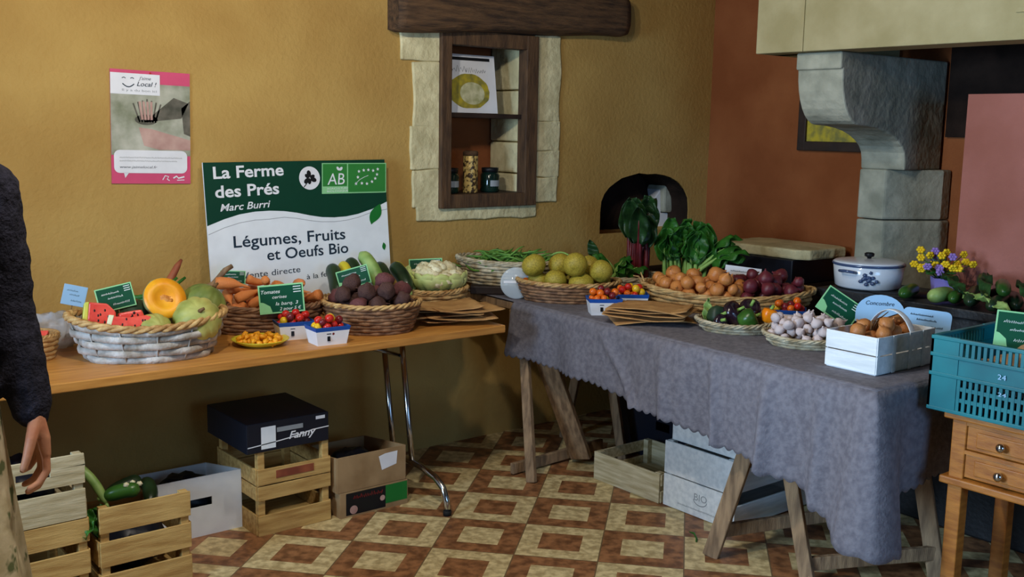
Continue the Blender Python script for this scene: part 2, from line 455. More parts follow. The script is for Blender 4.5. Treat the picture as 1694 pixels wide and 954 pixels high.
# ------------------------------------------------------------------ the room
XB, YA, H = 4.78, 4.12, 2.75
X0, Y0 = -1.6, -2.0
struct('floor', MB().box(((X0 + 5.2) / 2, (Y0 + 4.6) / 2, -0.05), (5.2 - X0 + .4, 4.6 - Y0 + .4, 0.1)), m_floor)
struct('ceiling', MB().box(((X0 + XB) / 2, (Y0 + YA) / 2, H + 0.05), (XB - X0 + .6, YA - Y0 + .6, 0.1)), m_ceil)
me = curve_mesh([[(Y0, 0), (YA, 0), (YA, H), (Y0, H)], [(1.9, 0.95), (3.1, 0.95), (3.1, 2.15), (1.9, 2.15)]], 0.1)
me.transform(UP); me.transform(Matrix.Rotation(R(90), 4, 'Z')); me.transform(Matrix.Translation((X0 - 0.1, 0, 0)))
struct('wall_left', me, m_dim)
struct('window_2', MB().box((X0 - 0.1, 1.93, 1.55), (0.16, 0.06, 1.2)).box((X0 - 0.1, 3.07, 1.55), (0.16, 0.06, 1.2)).box((X0 - 0.1, 2.5, 2.12), (0.16, 1.08, 0.06)).box((X0 - 0.1, 2.5, 0.98), (0.16, 1.08, 0.06)), m_frame)
# wall behind the camera with its window opening
me = curve_mesh([[(X0, 0), (XB, 0), (XB, H), (X0, H)], [(0.8, 0.9), (2.4, 0.9), (2.4, 2.2), (0.8, 2.2)]], 0.12)
me.transform(UP); me.transform(Matrix.Translation((0, Y0 - 0.12, 0)))
o = struct('wall_back', me, m_dim)
wf = MB()
for x in (0.82, 1.6, 2.38): wf.box((x, Y0 - 0.12, 1.55), (0.05, 0.06, 1.3))
for z in (0.92, 1.55, 2.18): wf.box((1.6, Y0 - 0.12, z), (1.6, 0.06, 0.05))
struct('window_1', wf, m_frame)
# far wall with the niche and the arched bread-oven hole
arch = [(3.915, 1.0), (4.625, 1.0)]
for i in range(0, 17):
    a = PI * i / 16
    x = 4.27 + 0.355 * cos(a); z = 1.12 + 0.205 * sin(a) ** 0.8
    x += 0.008 * noise.noise(Vector((i * 1.3, 0, 2))); z += 0.010 * noise.noise(Vector((i * 1.7, 4, 2)))
    arch.append((x, z))
me = curve_mesh([[(X0, 0), (XB + .1, 0), (XB + .1, H), (X0, H)],
                 [(2.86, 1.19), (3.41, 1.19), (3.41, 1.985), (2.86, 1.985)], arch], 0.15)
me.transform(UP); me.transform(Matrix.Translation((0, YA + 0.15, 0)))
struct('wall_front', me, m_ochre)
# inside of the niche: red back, pale stone reveal on the right
struct('trim_1', MB().box((3.135, YA + 0.315, 1.6), (0.7, 0.03, 0.95)), m_red)
rv = MB(); zz = 1.19
for hgt in (0.145, 0.16, 0.26, 0.23):
    rv.box((3.40, YA + 0.15, zz + hgt / 2 - 0.003), (0.05, 0.28, hgt - 0.006)); zz += hgt
struct('trim_2', rv, m_stone, 0.01)
# bread-oven chamber behind the arch
dome = MB()
dome.lathe([(0.48, 0.0), (0.48, 0.16), (0.42, 0.32), (0.25, 0.42), (0.001, 0.45)], 24)
o = struct('trim_3', dome, m_dark_rough); o.location = (4.27, YA + 0.62, 0.99)
struct('trim_4', MB().box((4.27, YA + 0.6, 0.97), (1.0, 0.95, 0.04)), m_dark_rough)
cxa, cza = 4.27, 1.10
lin_ = [(cxa + (x - cxa) * .992, cza + (z - cza) * .992) for x, z in arch[1:] + arch[:1]]
def liner(u, v):
    t = u * (len(lin_) - 1); i = min(int(t), len(lin_) - 2); f = t - i
    x = lin_[i][0] * (1 - f) + lin_[i + 1][0] * f; z = lin_[i][1] * (1 - f) + lin_[i + 1][1] * f
    e = 0.006 * noise.noise(Vector((x * 30, z * 30, v * 6)))
    return (x - abs(e) * (1 if x > cxa else -1), YA + 0.004 + 0.30 * v, z - abs(e))
struct('trim_5', MB().grid(liner, 60, 10), m_dark_rough)

# stone jambs and sill round the niche (rough blocks let into the plaster)
def rough_block(x0, x1, z0, z1, proud=0.012, seed=0):
    n = 9; P = []
    for side in range(4):
        for i in range(n):
            t = i / n
            p = [(x0 + (x1 - x0) * t, z0), (x1, z0 + (z1 - z0) * t), (x1 - (x1 - x0) * t, z1), (x0, z1 - (z1 - z0) * t)][side]
            d = 0.012 * noise.noise(Vector((p[0] * 9 + seed, p[1] * 9, seed * 1.7)))
            P.append((p[0] + d, p[1] + 0.8 * d))
    return MB().prism(P, 'y', YA - proud, YA + 0.05)
blocks = [(2.63, 2.845, 1.86, 2.0), (2.70, 2.855, 1.56, 1.86), (2.685, 2.86, 1.36, 1.565), (2.70, 2.865, 1.185, 1.36), (2.715, 3.45, 1.115, 1.19),
          (3.425, 3.60, 1.60, 2.03), (3.43, 3.60, 1.45, 1.60), (3.43, 3.60, 1.315, 1.45), (3.43, 3.59, 1.185, 1.315)]
for i, b in enumerate(blocks):
    struct('trim_%d' % (6 + i), rough_block(*b, seed=i + 1), m_stone, 0.006)
# right-hand wall
struct('wall_right', MB().box((XB + 0.1, (Y0 + YA) / 2, H / 2), (0.2, YA - Y0 + .3, H)), m_red)
struct('wall_fireplace', MB().box((4.52, 0.635, 1.735 / 2), (0.52, 3.28, 1.735)), m_pink)
# dark panel over the upper back of the fireplace
struct('trim_23', MB().box((4.768, 0.82, 2.15), (0.024, 3.64, 1.19)), m_dark_rough)
# low ledge in the chimney corner
struct('trim_20', MB().box((4.42, 3.55, 0.40), (0.70, 1.12, 0.80)), m_dark_rough)

# lintel beam over the niche
bm_ = MB()
def beam_fn(u, v):
    a = 2 * PI * v; x = 2.565 + 1.44 * u
    e = 0.12 * noise.noise(Vector((x * 3, cos(a) * 1.2, sin(a) * 1.2)))
    cy = (abs(cos(a)) ** 0.5) * (1 if cos(a) > 0 else -1); cz = (abs(sin(a)) ** 0.5) * (1 if sin(a) > 0 else -1)
    k = 1 if 0.02 < u < 0.985 else 0.9
    return (x, YA - 0.02 + 0.085 * cy * (1 + e) * k, 2.12 + 0.07 * (u - 0.5) + 0.105 * cz * (1 + e) * k)
bm_.grid(beam_fn, 36, 24)
bm_.add([beam_fn(0, j / 24) for j in range(24)], [tuple(range(24))]); bm_.add([beam_fn(1, j / 24) for j in range(24)], [tuple(range(24))])
solo('lintel_beam', bm_, m_beam, 'rough dark oak lintel beam set in the ochre wall above the niche', 'beam')

# wooden frame and shelf in the niche
nf = thing('niche_shelf', 'brown wooden frame with one shelf fitted in the stone wall niche', 'shelf', (3.135, YA, 1.175))
fr = MB()
fr.box((-0.265, 0.0, 0.42), (0.06, 0.07, 0.84)); fr.box((0.258, 0.0, 0.42), (0.075, 0.07, 0.84))
fr.box((0, 0.001, 0.805), (0.5, 0.068, 0.07)); fr.box((0, 0.001, 0.032), (0.5, 0.068, 0.065))
part('frame', fr, m_frame, nf, 0.004)
part('shelf_board', MB().box((0, 0.13, 0.443), (0.50, 0.25, 0.022)), m_darkwood, nf, 0.003)
part('bottom_board', MB().box((0, 0.15, 0.055), (0.49, 0.24, 0.02)), m_darkwood, nf, 0.003)
part('top_board', MB().box((0, 0.15, 0.80), (0.56, 0.26, 0.02)), m_darkwood, nf, 0.003)

# things in the niche
pc = thing('picture_card', 'white card printed with a yellow dish standing on the niche shelf', 'card', (3.065, YA + 0.06, 1.631), 0, rot=(R(-8), 0, R(0)))
part('board', MB().box((0, 0, 0.142), (0.36, 0.006, 0.284)), m_white, pc)
cb = MB(); rect(cb, -0.17, 0.255, 0.15, 0.27, 0.0036); part('black_band', upright(cb), m_black, pc)
cb = MB(); pts = [(cos(t) * 0.125 * (1 + .12 * noise.noise(Vector((t * 2, 0, 1)))), sin(t) * 0.085 * (1 + .1 * noise.noise(Vector((t * 2, 3, 1)))) + 0.105) for t in [2 * PI * k / 36 for k in range(36)]]
cb.add([(x + 0.012, y, 0.0036) for x, y in pts], [tuple(range(36))]); part('dish_picture', upright(cb), m_cake, pc)
cb = MB(); disc(cb, 0.03, 0.095, 0.075, 0.0042, 24, 0.055); part('food_picture', upright(cb), m_cake2, pc)
cb = scribble(scribble(MB(), -0.10, 0.0, 0.205, 0.03, 0.0044, 2, .003), 0.0, 0.12, 0.20, 0.022, 0.0044, 5, .003); part('title', upright(cb), m_ink, pc)
def lathe_solo(name, prof, mat, label, cat, loc, n=20, group=None, **k):
    return solo(name, MB().lathe(prof, n, **k), mat, label, cat, loc, (0, 0, random.random() * 6), group)
jar_p = [(0.001, 0), (0.045, 0), (0.048, 0.01), (0.048, 0.085), (0.04, 0.1), (0.001, 0.1)]
for nm, x, lb in (('jar', 2.965, 'squat dark green jar on the niche floor left of the gold tin'), ('jar', 3.215, 'squat dark green jar on the niche floor right of the gold tin')):
    j = thing(nm, lb, 'jar', (x, YA + 0.075, 1.241), 0, 'dark jars in the wall niche')
    part('body', MB().lathe(jar_p), m_jar, j)
    part('lid', MB().lathe([(0.001, 0.1), (0.042, 0.1), (0.043, 0.122), (0.001, 0.124)]), m_black, j)
    lb_ = MB()
    for s in range(7):
        a = -PI / 2 + (s - 3) * 0.17
        lb_.box((0.0487 * cos(a), 0.0487 * sin(a), 0.045), (0.0012, 0.0092, 0.03), (0, 0, a))
    part('label', lb_, m_grey, j)
tn = thing('tin', 'tall slim tin with a gold pattern standing between two dark jars in the niche', 'tin', (3.085, YA + 0.065, 1.241))
part('body', MB().lathe([(0.001, 0), (0.036, 0), (0.037, 0.004), (0.037, 0.178), (0.036, 0.182), (0.001, 0.182)]), m_gold, tn)
part('lid', MB().lathe([(0.001, 0.182), (0.038, 0.182), (0.038, 0.2), (0.03, 0.206), (0.001, 0.207)]), m_beam, tn)

# whitewashed and grey stones inside the right of the arched hole
struct('trim_21', MB().prism([(4.50, 0.992), (4.66, 0.992), (4.66, 1.075), (4.565, 1.08), (4.555, 1.22), (4.51, 1.17)], 'y', YA + 0.16, YA + 0.30), m_white, 0.006)
struct('trim_22', MB().prism([(4.56, 1.085), (4.66, 1.08), (4.66, 1.25), (4.58, 1.27), (4.555, 1.22)], 'y', YA + 0.13, YA + 0.28), m_grey_stone, 0.012)

# poster
po = thing('poster', 'pink and white poster with a photo of vegetables pinned to the ochre wall', 'poster', (1.478, YA - 0.004, 1.537), 0, rot=(0, R(1.2), 0))
part('sheet', MB().box((0, 0, 0), (0.312, 0.003, 0.436)), m_pinkprint, po)
z_ = 0.0022
mb = MB(); rect(mb, -0.156, -0.108, 0.156, 0.168, z_); part('photo', upright(mb), m_photo, po)
mb = MB(); disc(mb, -0.02, 0.03, 0.045, z_ + .0004, 20, 0.02)
mb.add([(-0.03, 0.02, z_ + .0004), (0.12, 0.04, z_ + .0004), (0.15, 0.1, z_ + .0004), (0.09, 0.12, z_ + .0004), (0.03, 0.07, z_ + .0004)], [(0, 1, 2, 3, 4)])
mb.add([(0.13, -0.02, z_ + .0004), (0.156, -0.03, z_ + .0004), (0.156, 0.11, z_ + .0004), (0.12, 0.08, z_ + .0004)], [(0, 1, 2, 3)])
for k in range(7): ribbon(mb, [(-0.07 + k * 0.018, 0.11 - abs(k - 3) * 0.006), (-0.045 + k * 0.01, 0.02)], 0.006, z_ + .0004)
part('dark_leaves', upright(mb), m_photo_d, po)
mb = MB()
for k in range(4): ribbon(mb, [(-0.045 + k * 0.015, 0.1), (-0.035 + k * 0.012, 0.03)], 0.009, z_ + .0008)
mb.add([(-0.05, 0.0, z_ + .0008), (0.0, -0.005, z_ + .0008), (0.156, -0.045, z_ + .0008), (0.156, -0.085, z_ + .0008), (0.03, -0.085, z_ + .0008), (-0.03, -0.07, z_ + .0008)], [(0, 1, 2, 3, 4, 5)])
part('hands_and_roots', upright(mb), m_photo_p, po)
mb = MB(); rect(mb, -0.156, 0.125, 0.035, 0.205, z_ + .0012); part('white_panel', upright(mb), m_white, po); mb = MB()
q = []
for cx, cy, a0 in ((0.12, -0.11, 0), (-0.125, -0.11, 90), (-0.125, -0.155, 180), (0.12, -0.155, 270)):
    for k in range(5): q.append((cx + 0.022 * cos(R(a0 + k * 22.5)), cy + 0.022 * sin(R(a0 + k * 22.5)), z_ + .0012))
mb.add(q, [tuple(range(len(q)))])
mb.add([(-0.11, -0.176, z_ + .0012), (-0.09, -0.176, z_ + .0012), (-0.105, -0.196, z_ + .0012)], [(0, 1, 2)])
part('speech_bubble', upright(mb), m_white, po)
mb = MB(); ribbon(mb, [(-0.11 + 0.045 * t / 8, 0.165 - 0.012 * sin(PI * t / 8)) for t in range(9)], 0.004, z_ + .0016)
ribbon(mb, [(-0.112, 0.186), (-0.104, 0.189), (-0.098, 0.185)], 0.003, z_ + .0016); ribbon(mb, [(-0.08, 0.186), (-0.072, 0.189), (-0.066, 0.185)], 0.003, z_ + .0016)
for t in (text_mb("J'aime", -0.048, 0.0, 0.182, 0.013, z_ + .0016, 0.3), text_mb('Local !', -0.055, 0.022, 0.158, 0.018, z_ + .0016, 0.3, 0.01)): mb.add(t.v, t.f)
part('heading', upright(mb), m_ink, po)
mb = MB()
for t in (text_mb('Il y a du bon ici', -0.112, 0.022, 0.137, 0.009, z_ + .0016),): mb.add(t.v, t.f)
for y, a in ((-0.118, 0.12), (-0.131, 0.10)): scribble(mb, -0.125, a, y, 0.005, z_ + .0016, int(-y * 1e4), 0.0016)
part('small_print', upright(mb), m_grey, po)
mb = MB()
for t in (text_mb('www.jaimelocal.fr', -0.125, 0.02, -0.158, 0.01, z_ + .0016, 0.2),): mb.add(t.v, t.f)
part('web_address', upright(mb), m_ink, po)
mb = MB(); ribbon(mb, [(0.042, -0.203), (0.052, -0.186), (0.066, -0.19), (0.06, -0.2), (0.07, -0.206)], 0.004, z_ + .0012)
ribbon(mb, [(0.085, -0.196), (0.098, -0.188), (0.106, -0.196), (0.13, -0.19)], 0.006, z_ + .0012); ribbon(mb, [(0.1, -0.204), (0.13, -0.203)], 0.003, z_ + .0012)
part('footer_logos', upright(mb), m_white, po)
part('pin', MB().blob((-0.003, -0.004, 0.209), (0.004, 0.004, 0.004)), m_tomr, po)

# farm sign
K, KV = 0.000747, 0.000640
SW, SH = 0.855, 0.665
sg = thing('farm_sign', 'large green and white farm sign leaning on the ochre wall behind the produce', 'sign', (2.103, YA - 0.095, 0.7435), 0, rot=(R(-5.2), R(-0.6), 0))
part('board', MB().box((0, 0, SH / 2), (SW, 0.008, SH)), m_whiteblue, sg)
def S(x, y):
    u = (x - 60 - .058 * (y - 95)) * K - SW / 2
    v = SH - (y - 95 + (x - 60) * .0175) * KV
    return u, v
zf = 0.0045
wave = [(90, 495), (180, 455), (270, 427), (360, 413), (450, 410), (540, 416), (620, 430), (700, 450), (780, 465), (860, 470), (940, 466), (1020, 452), (1120, 420), (1228, 372)]
mb = MB()
gp = [S(x, y) for x, y in wave]
gp[0] = (-SW / 2, gp[0][1]); gp[-1] = (SW / 2, gp[-1][1])
for i in range(len(gp) - 1):
    a, b = gp[i], gp[i + 1]
    mb.add([(a[0], a[1], zf), (b[0], b[1], zf), (b[0], SH, zf), (a[0], SH, zf)], [(0, 1, 2, 3)])
part('green_field', upright(mb), m_green, sg)
mb = MB(); ribbon(mb, [S(x, y + (55 if i < 5 else 40 - (i - 5) * 2.6)) for i, (x, y) in enumerate(wave[:-1])] + [S(1228, 425)], 0.002, zf)
part('grey_line', upright(mb), m_grey, sg)
def sign_text(parts, mat, name, z=zf + .0006):
    for txt, xa, xb, yb, cap, sh, bo in parts:
        mb = MB()
        a = S(xa, yb); b = S(xb, yb)
        t = text_mb(txt, 0, (xb - xa) * K, 0, cap * KV, z, sh, bo)
        for i, v in enumerate(t.v):
            f = v[0] / ((xb - xa) * K)
            t.v[i] = (a[0] + v[0], v[1] + a[1] + f * (b[1] - a[1]) + f * 0.012, v[2])
        mb.add(t.v, t.f)
        part(name, upright(mb), mat, sg)
sign_text([('La Ferme', 120, 538, 197, 78, 0, .022), ('des Prés', 130, 510, 318, 78, 0, .022), ('Marc Burri', 158, 456, 405, 48, .25, .012)], m_white, 'name_line')
sign_text([('Légumes, Fruits', 235, 935, 640, 78, 0, .011), ('et Oeufs Bio', 434, 955, 735, 76, 0, .011), ('Vente directe', 285, 640, 845, 42, 0, 0), ('à la ferme', 680, 905, 880, 36, 0, 0)], m_ink, 'produce_line')
mb = MB(); c = S(699, 200); disc(mb, c[0], c[1], 0.050, zf + .0006, 32); part('round_emblem', upright(mb), m_white, sg)
mb = MB()
for k in range(6):
    a = R(30 + 60 * k + (8 if k % 2 else -6)); L_ = 0.034 if k % 2 else 0.027
    pts = []
    for t in range(13):
        s = 2 * PI * t / 12; px_ = L_ * (0.55 + 0.45 * cos(s)); py_ = L_ * 0.30 * sin(s)
        pts.append((c[0] + px_ * cos(a) - py_ * sin(a), c[1] + px_ * sin(a) + py_ * cos(a), zf + .0012 + k * .0001))
    mb.add(pts[:-1], [tuple(range(12))])
ribbon(mb, [(c[0], c[1]), (c[0] - 0.02, c[1] - 0.028), (c[0] - 0.03, c[1] - 0.038)], 0.004, zf + .0013)
part('emblem_plant', upright(mb), m_black, sg)
# certification panel: white border, AB square, leaf of stars
mb = MB()
a = S(778, 95); b = S(1215, 305)
def quad(mb, x0, y0, x1, y1, z):
    p = [S(x0, y1), S(x1, y1), S(x1, y0), S(x0, y0)]
    mb.add([(q[0], q[1], z) for q in p], [(0, 1, 2, 3)])
quad(mb, 778, 100, 1215, 308, zf + .0006); part('label_border', upright(mb), m_tagedge, sg)
mb = MB(); quad(mb, 784, 106, 944, 258, zf + .0010); quad(mb, 952, 106, 1209, 300, zf + .0010); part('label_green', upright(mb), m_green2, sg)
mb = MB(); t = text_mb('AB', S(800, 0)[0], S(915, 0)[0], S(800, 246)[1] - 0.001, 0.052, zf + .0014, .15); mb.add([(x, y, z) for x, y, z in t.v], t.f)
l0 = S(893, 150)
for sx, sy in ((-0.012, 0.016), (0.016, 0.014)):
    pts = [(l0[0] + sx * (0.5 - 0.5 * cos(q)) + sy * .3 * sin(q), l0[1] + sy * (0.5 - 0.5 * cos(q)) - sx * .3 * sin(q), zf + .0014) for q in [2 * PI * i / 10 for i in range(10)]]
    mb.add(pts, [tuple(range(10))])
t = text_mb('AGRICULTURE', S(795, 0)[0], S(935, 0)[0], S(795, 280)[1], 0.008, zf + .0014); mb.add([(x, y, z) for x, y, z in t.v], t.f)
t = text_mb('BIOLOGIQUE', S(795, 0)[0], S(935, 0)[0], S(795, 298)[1], 0.008, zf + .0014); mb.add([(x, y, z) for x, y, z in t.v], t.f)
stars = [(1025, 150), (1058, 142), (1090, 140), (1123, 145), (1155, 135), (1150, 172), (1138, 200), (1115, 222), (1080, 236), (1045, 232), (1005, 235), (1018, 190)]
for x, y in stars:
    p = S(x, y + 8)
    mb.add([(p[0] + (0.0085 if k % 2 == 0 else 0.0038) * cos(PI / 2 + PI * k / 5), p[1] + (0.0085 if k % 2 == 0 else 0.0034) * sin(PI / 2 + PI * k / 5), zf + .0014) for k in range(10)], [tuple(range(10))])
ribbon(mb, [S(1000, 245), S(1030, 215), S(1060, 198), S(1090, 186)], 0.002, zf + .0014)
part('label_marks', upright(mb), m_white, sg)
def sign_leaf(p0, p1, w, z):
    d = Vector((p1[0] - p0[0], p1[1] - p0[1])); n = Vector((-d.y, d.x)).normalized(); pts = []
    for i in range(9): t = i / 8; pts.append((p0[0] + d.x * t + n.x * w * sin(PI * t ** .8), p0[1] + d.y * t + n.y * w * sin(PI * t ** .8), z))
    for i in range(7, 0, -1): t = i / 8; pts.append((p0[0] + d.x * t - n.x * w * sin(PI * t ** 1.2), p0[1] + d.y * t - n.y * w * sin(PI * t ** 1.2), z))
    return MB().add(pts, [tuple(range(len(pts)))])
part('leaf', upright(sign_leaf(S(1110, 530), S(1172, 385), 0.027, zf + .001)), m_green3, sg)
part('leaf', upright(sign_leaf(S(1205, 715), S(1195, 660), 0.010, zf + .001)), m_green3, sg)
# ------------------------------------------------------------------ fireplace
fp = thing('stone_fireplace', 'pale stone fireplace with a big hood, curved corbel and pillar on the red wall', 'fireplace', (0, 0, 0))
hb = MB()
hb.box((3.94, 1.06, 2.36), (0.18, 4.02, 0.90))
hb.box((4.36, 2.99, 2.36), (0.80, 0.16, 0.90))
part('hood', hb, m_hood, fp, 0.004)
hb = MB(); hb.box((3.846, 0.95, 2.015), (0.012, 1.9, 0.016)); hb.box((3.847, 2.818, 2.33), (0.008, 0.006, 0.84))
part('moulding', hb, m_hood, fp)
cp = [(3.90, 1.908), (3.90, 1.835)]
for i in range(9):
    a = PI / 2 * i / 8; cp.append((3.915 + 0.16 * (1 - cos(a)) * 0.9, 1.835 - 0.235 * sin(a)))
for i in range(1, 9):
    a = PI / 2 * i / 8; cp.append((4.06 + 0.385 * sin(a), 1.60 - 0.15 * (1 - cos(a))))
cp += [(4.45, 1.40), (4.76, 1.40), (4.76, 1.908)]
part('corbel', MB().prism(cp, 'y', 2.655, 2.885), m_grey_stone, fp, 0.008)
for z0, z1, dx, dy in ((0, .45, 0, 0), (.455, .78, .006, .004), (.785, 1.16, -.004, 0.006), (1.165, 1.40, .004, 0)):
    part('pillar_block', MB().prism([(4.445 - dx, 2.885 + dy), (4.445 - dx, 2.745), (4.70, 2.60 - dy), (4.775, 2.60 - dy), (4.775, 2.885 + dy)], 'z', z0, z1), m_grey_stone, fp, 0.01)
# dark frame on the red wall
df = thing('wall_frame', 'dark wooden frame hanging on the red wall behind the stone corbel', 'frame', (XB - 0.015, 3.22, 1.47))
mb = MB()
for y in (-0.235, 0.235): mb.box((0, y, 0.24), (0.03, 0.05, 0.48))
for z in (0.025, 0.455): mb.box((0, 0, z), (0.029, 0.5, 0.05))
part('frame', mb, m_darkwood, df, 0.004)
part('panel', MB().box((0.006, 0, 0.24), (0.01, 0.43, 0.39)), m_cake, df)

# black cooking range behind the cloth-covered table
rg = thing('cooking_range', 'black cast-iron range top behind the cloth-covered table', 'stove', (4.055, 1.62, 0))
part('body', MB().box((0.0, 0, 0.43), (0.36, 2.06, 0.86)), m_iron, rg, 0.01)
part('top_plate', MB().box((0.0, 0, 0.88), (0.40, 2.12, 0.04)), m_iron, rg, 0.006)
for y in (0.75, 0.2):
    part('hot_plate', MB().lathe([(0.001, 0.9), (0.16, 0.9), (0.16, 0.904), (0.001, 0.905)], 28, mat=Matrix.Translation((0.0, y, 0))), m_iron, rg)
part('rail', MB().tube([(-0.215, -1.0, 0.8), (-0.215, 1.0, 0.8)], 0.01), m_chrome, rg)
# box and slab in the chimney corner
solo('box', MB().box((0, 0, 0.065), (0.40, 0.44, 0.13)), m_navybox, 'dark box under the rough stone slab in the chimney corner', 'box', (4.55, 3.39, 0.80), bevel=0.006)
sl = MB()
P_ = []
for i in range(28):
    a = 2 * PI * i / 28; k = 1 / max(abs(cos(a)), abs(sin(a)))
    P_.append((0.19 * cos(a) * k + 0.012 * noise.noise(Vector((i * .9, 1, 0))), 0.285 * sin(a) * k + 0.012 * noise.noise(Vector((i * .9, 5, 0)))))
sl.prism(P_, 'z', 0, 0.052)
solo('stone_slab', sl, m_stone, 'rough pale stone slab lying on a dark box beside the red wall', 'stone', (4.56, 3.39, 0.931), (0, R(0), 0), bevel=0.01)

# ------------------------------------------------------------------ folding table on the left
TX0, TX1, TY0, TY1, ZA = -0.65, 2.69, 3.385, 4.10, 0.74  # left end extended out of view to shade the wall under the top
ta = thing('folding_table', 'long honey-wood folding table with chrome legs along the ochre wall', 'table', ((TX0 + TX1) / 2, (TY0 + TY1) / 2, 0))
hw, hd = (TX1 - TX0) / 2, (TY1 - TY0) / 2
part('tabletop', MB().box((0, 0, ZA - 0.016), (2 * hw, 2 * hd, 0.032)), m_tabletop, ta, 0.004)
part('underframe', MB().box((0, hd - 0.15, ZA - 0.046), (2 * hw - 0.3, 0.03, 0.026)).box((0, -hd + 0.22, ZA - 0.046), (2 * hw - 0.3, 0.03, 0.026)), m_chrome, ta, 0.003)
for lx, sgn in ((2.347 - 1.02, 1), (-0.30 - 1.02, -1)):
    y0 = -(TY0 + TY1) / 2
    lg = MB()
    lg.tube([(lx, 3.665 + y0, 0.708), (lx, 3.60 + y0, 0.3), (lx, 3.575 + y0, 0.15)], 0.0125, 10)
    lg.tube([(lx, 3.815 + y0, 0.708), (lx, 3.745 + y0, 0.3), (lx, 3.72 + y0, 0.155)], 0.0125, 10)
    l = part('leg', lg, m_chrome, ta)
    ft = MB(); ft.tube([(lx, 3.315 + y0, 0.012), (lx, 3.322 + y0, 0.06), (lx, 3.345 + y0, 0.105), (lx, 3.40 + y0, 0.135), (lx, 3.50 + y0, 0.152), (lx, 3.65 + y0, 0.16), (lx, 3.80 + y0, 0.15), (lx, 3.90 + y0, 0.13), (lx, 3.96 + y0, 0.1), (lx, 3.985 + y0, 0.05), (lx, 3.99 + y0, 0.012)], 0.014, 10)
    part('foot', ft, m_chrome, l)
    for yy in (3.315, 3.99):
        part('glide', MB().lathe([(0.001, 0), (0.017, 0), (0.017, 0.02), (0.001, 0.021)], 12, mat=Matrix.Translation((lx, yy + y0, 0))), m_rubber, l)
    part('brace', MB().tube([(lx, 3.66 + y0, 0.60), (lx - sgn * 0.30, 3.66 + y0, 0.70)], 0.008, 8), m_chrome, ta)

# ------------------------------------------------------------------ cloth-covered trestle table on the right
ZB = 0.78
Nn = Vector((2.82, 1.72)); Ff = Vector((2.93, 3.63)); dd = (Ff - Nn).normalized(); nn = Vector((dd.y, -dd.x))
FL = (Ff - Nn).length; DEP = 0.90; EXT = 0.42
def tb(a, b, z): p = Nn + dd * a + nn * b; return (p.x, p.y, z)
mb = MB(); mb.add([tb(0.005, 0.005, 0.745), tb(0.005, DEP, 0.745), tb(FL + EXT, DEP, 0.745), tb(FL + EXT, 0.005, 0.745), tb(0.005, 0.005, 0.776), tb(0.005, DEP, 0.776), tb(FL + EXT, DEP, 0.776), tb(FL + EXT, 0.005, 0.776)],
                  [(0, 3, 2, 1), (4, 5, 6, 7), (0, 1, 5, 4), (1, 2, 6, 5), (2, 3, 7, 6), (3, 0, 4, 7)])
solo('table_board', mb, m_trestle, 'long board under the lavender cloth lying on two trestles', 'table')
def lerp_keys(keys, s):
    for (a, x), (b, y) in zip(keys, keys[1:]):
        if s <= b:
            t = (s - a) / (b - a); t = t * t * (3 - 2 * t); return x + (y - x) * t
    return keys[-1][1]
HEM = [(0, .245), (.55, .255), (.95, .30), (1.35, .335), (1.62, .375), (1.76, .44), (1.88, .50), (1.95, .51), (2.03, .44), (2.10, .36), (2.25, .335), (2.9, .33)]
TOT = FL + DEP
def drop(u, v):
    s = u * TOT
    t = (s - FL) / 0.05
    if t < -1: base = Nn + dd * (FL - s); out = -nn
    elif t > 1: base = Nn + nn * (s - FL); out = -dd
    else:
        a = (t + 1) / 2; out = (-nn * (1 - a) - dd * a).normalized()
        base = Nn + (dd * (FL - s) if s < FL else nn * (s - FL))
    Lh = lerp_keys(HEM, s) + 0.012 * abs(sin(PI * s / 0.038)) - 0.012
    z = ZB + 0.004 - Lh * v
    w = v ** 0.8
    off = 0.010 + w * (0.012 + 0.014 * sin(s * 13 + 0.6 + 0.8 * v) + 0.008 * sin(s * 29 + 2 - v) + 0.012 * noise.noise(Vector((s * 5, v * 1.5, 0))))
    g = math.exp(-((s - 1.90) / 0.085) ** 2); off += 0.095 * w * g
    off += 0.050 * w * math.exp(-((s - 1.50 - .02 * v) / 0.028) ** 2) + 0.045 * w * math.exp(-((s - 1.24 - 0.05 * v) / 0.022) ** 2) + 0.03 * w * math.exp(-((s - 0.60 - 0.25 * v) / 0.028) ** 2) + 0.03 * w * math.exp(-((s - 0.98 - 0.04 * v) / 0.03) ** 2) + 0.03 * w * math.exp(-((s - 1.72) / 0.03) ** 2)
    off -= 0.02 * w * math.exp(-((s - 2.06) / 0.05) ** 2)
    if v < 0.08: off *= v / 0.08
    p = base + out * off
    return (p.x, p.y, z - (0.004 * (1 - v / 0.08) * 0 if v < 0.08 else 0))
mb = MB(); mb.grid(drop, 620, 22)
def topf(u, v):
    a = (FL + EXT) * u; b = DEP * v
    z = ZB + 0.004 + 0.0012 * noise.noise(Vector((a * 9, b * 9, 3)))
    if u in (0, 1) or v in (0, 1): z = ZB + 0.004
    return tb(a, b, z)
mb.grid(topf, 60, 24)
solo('tablecloth', mb, m_cloth, 'lavender-grey brocade tablecloth with scalloped hem over the trestle table', 'tablecloth', solid=0.0015)
ZB = 0.785
def trestle(label, legs, beam, rails):
    t = thing('trestle', label, 'trestle', (0, 0, 0))
    part('beam', MB().bar(beam[0], beam[1], 0.05, 0.06), m_trestle, t, 0.004)
    for p, q, w in legs: part('leg', MB().bar(p, q, w, 0.028, up=(0.9, 0.3, 0)), m_trestle, t, 0.004)
    for p, q in rails: part('rail', MB().bar(p, q, 0.022, 0.05), m_trestle, t, 0.003)
    return t
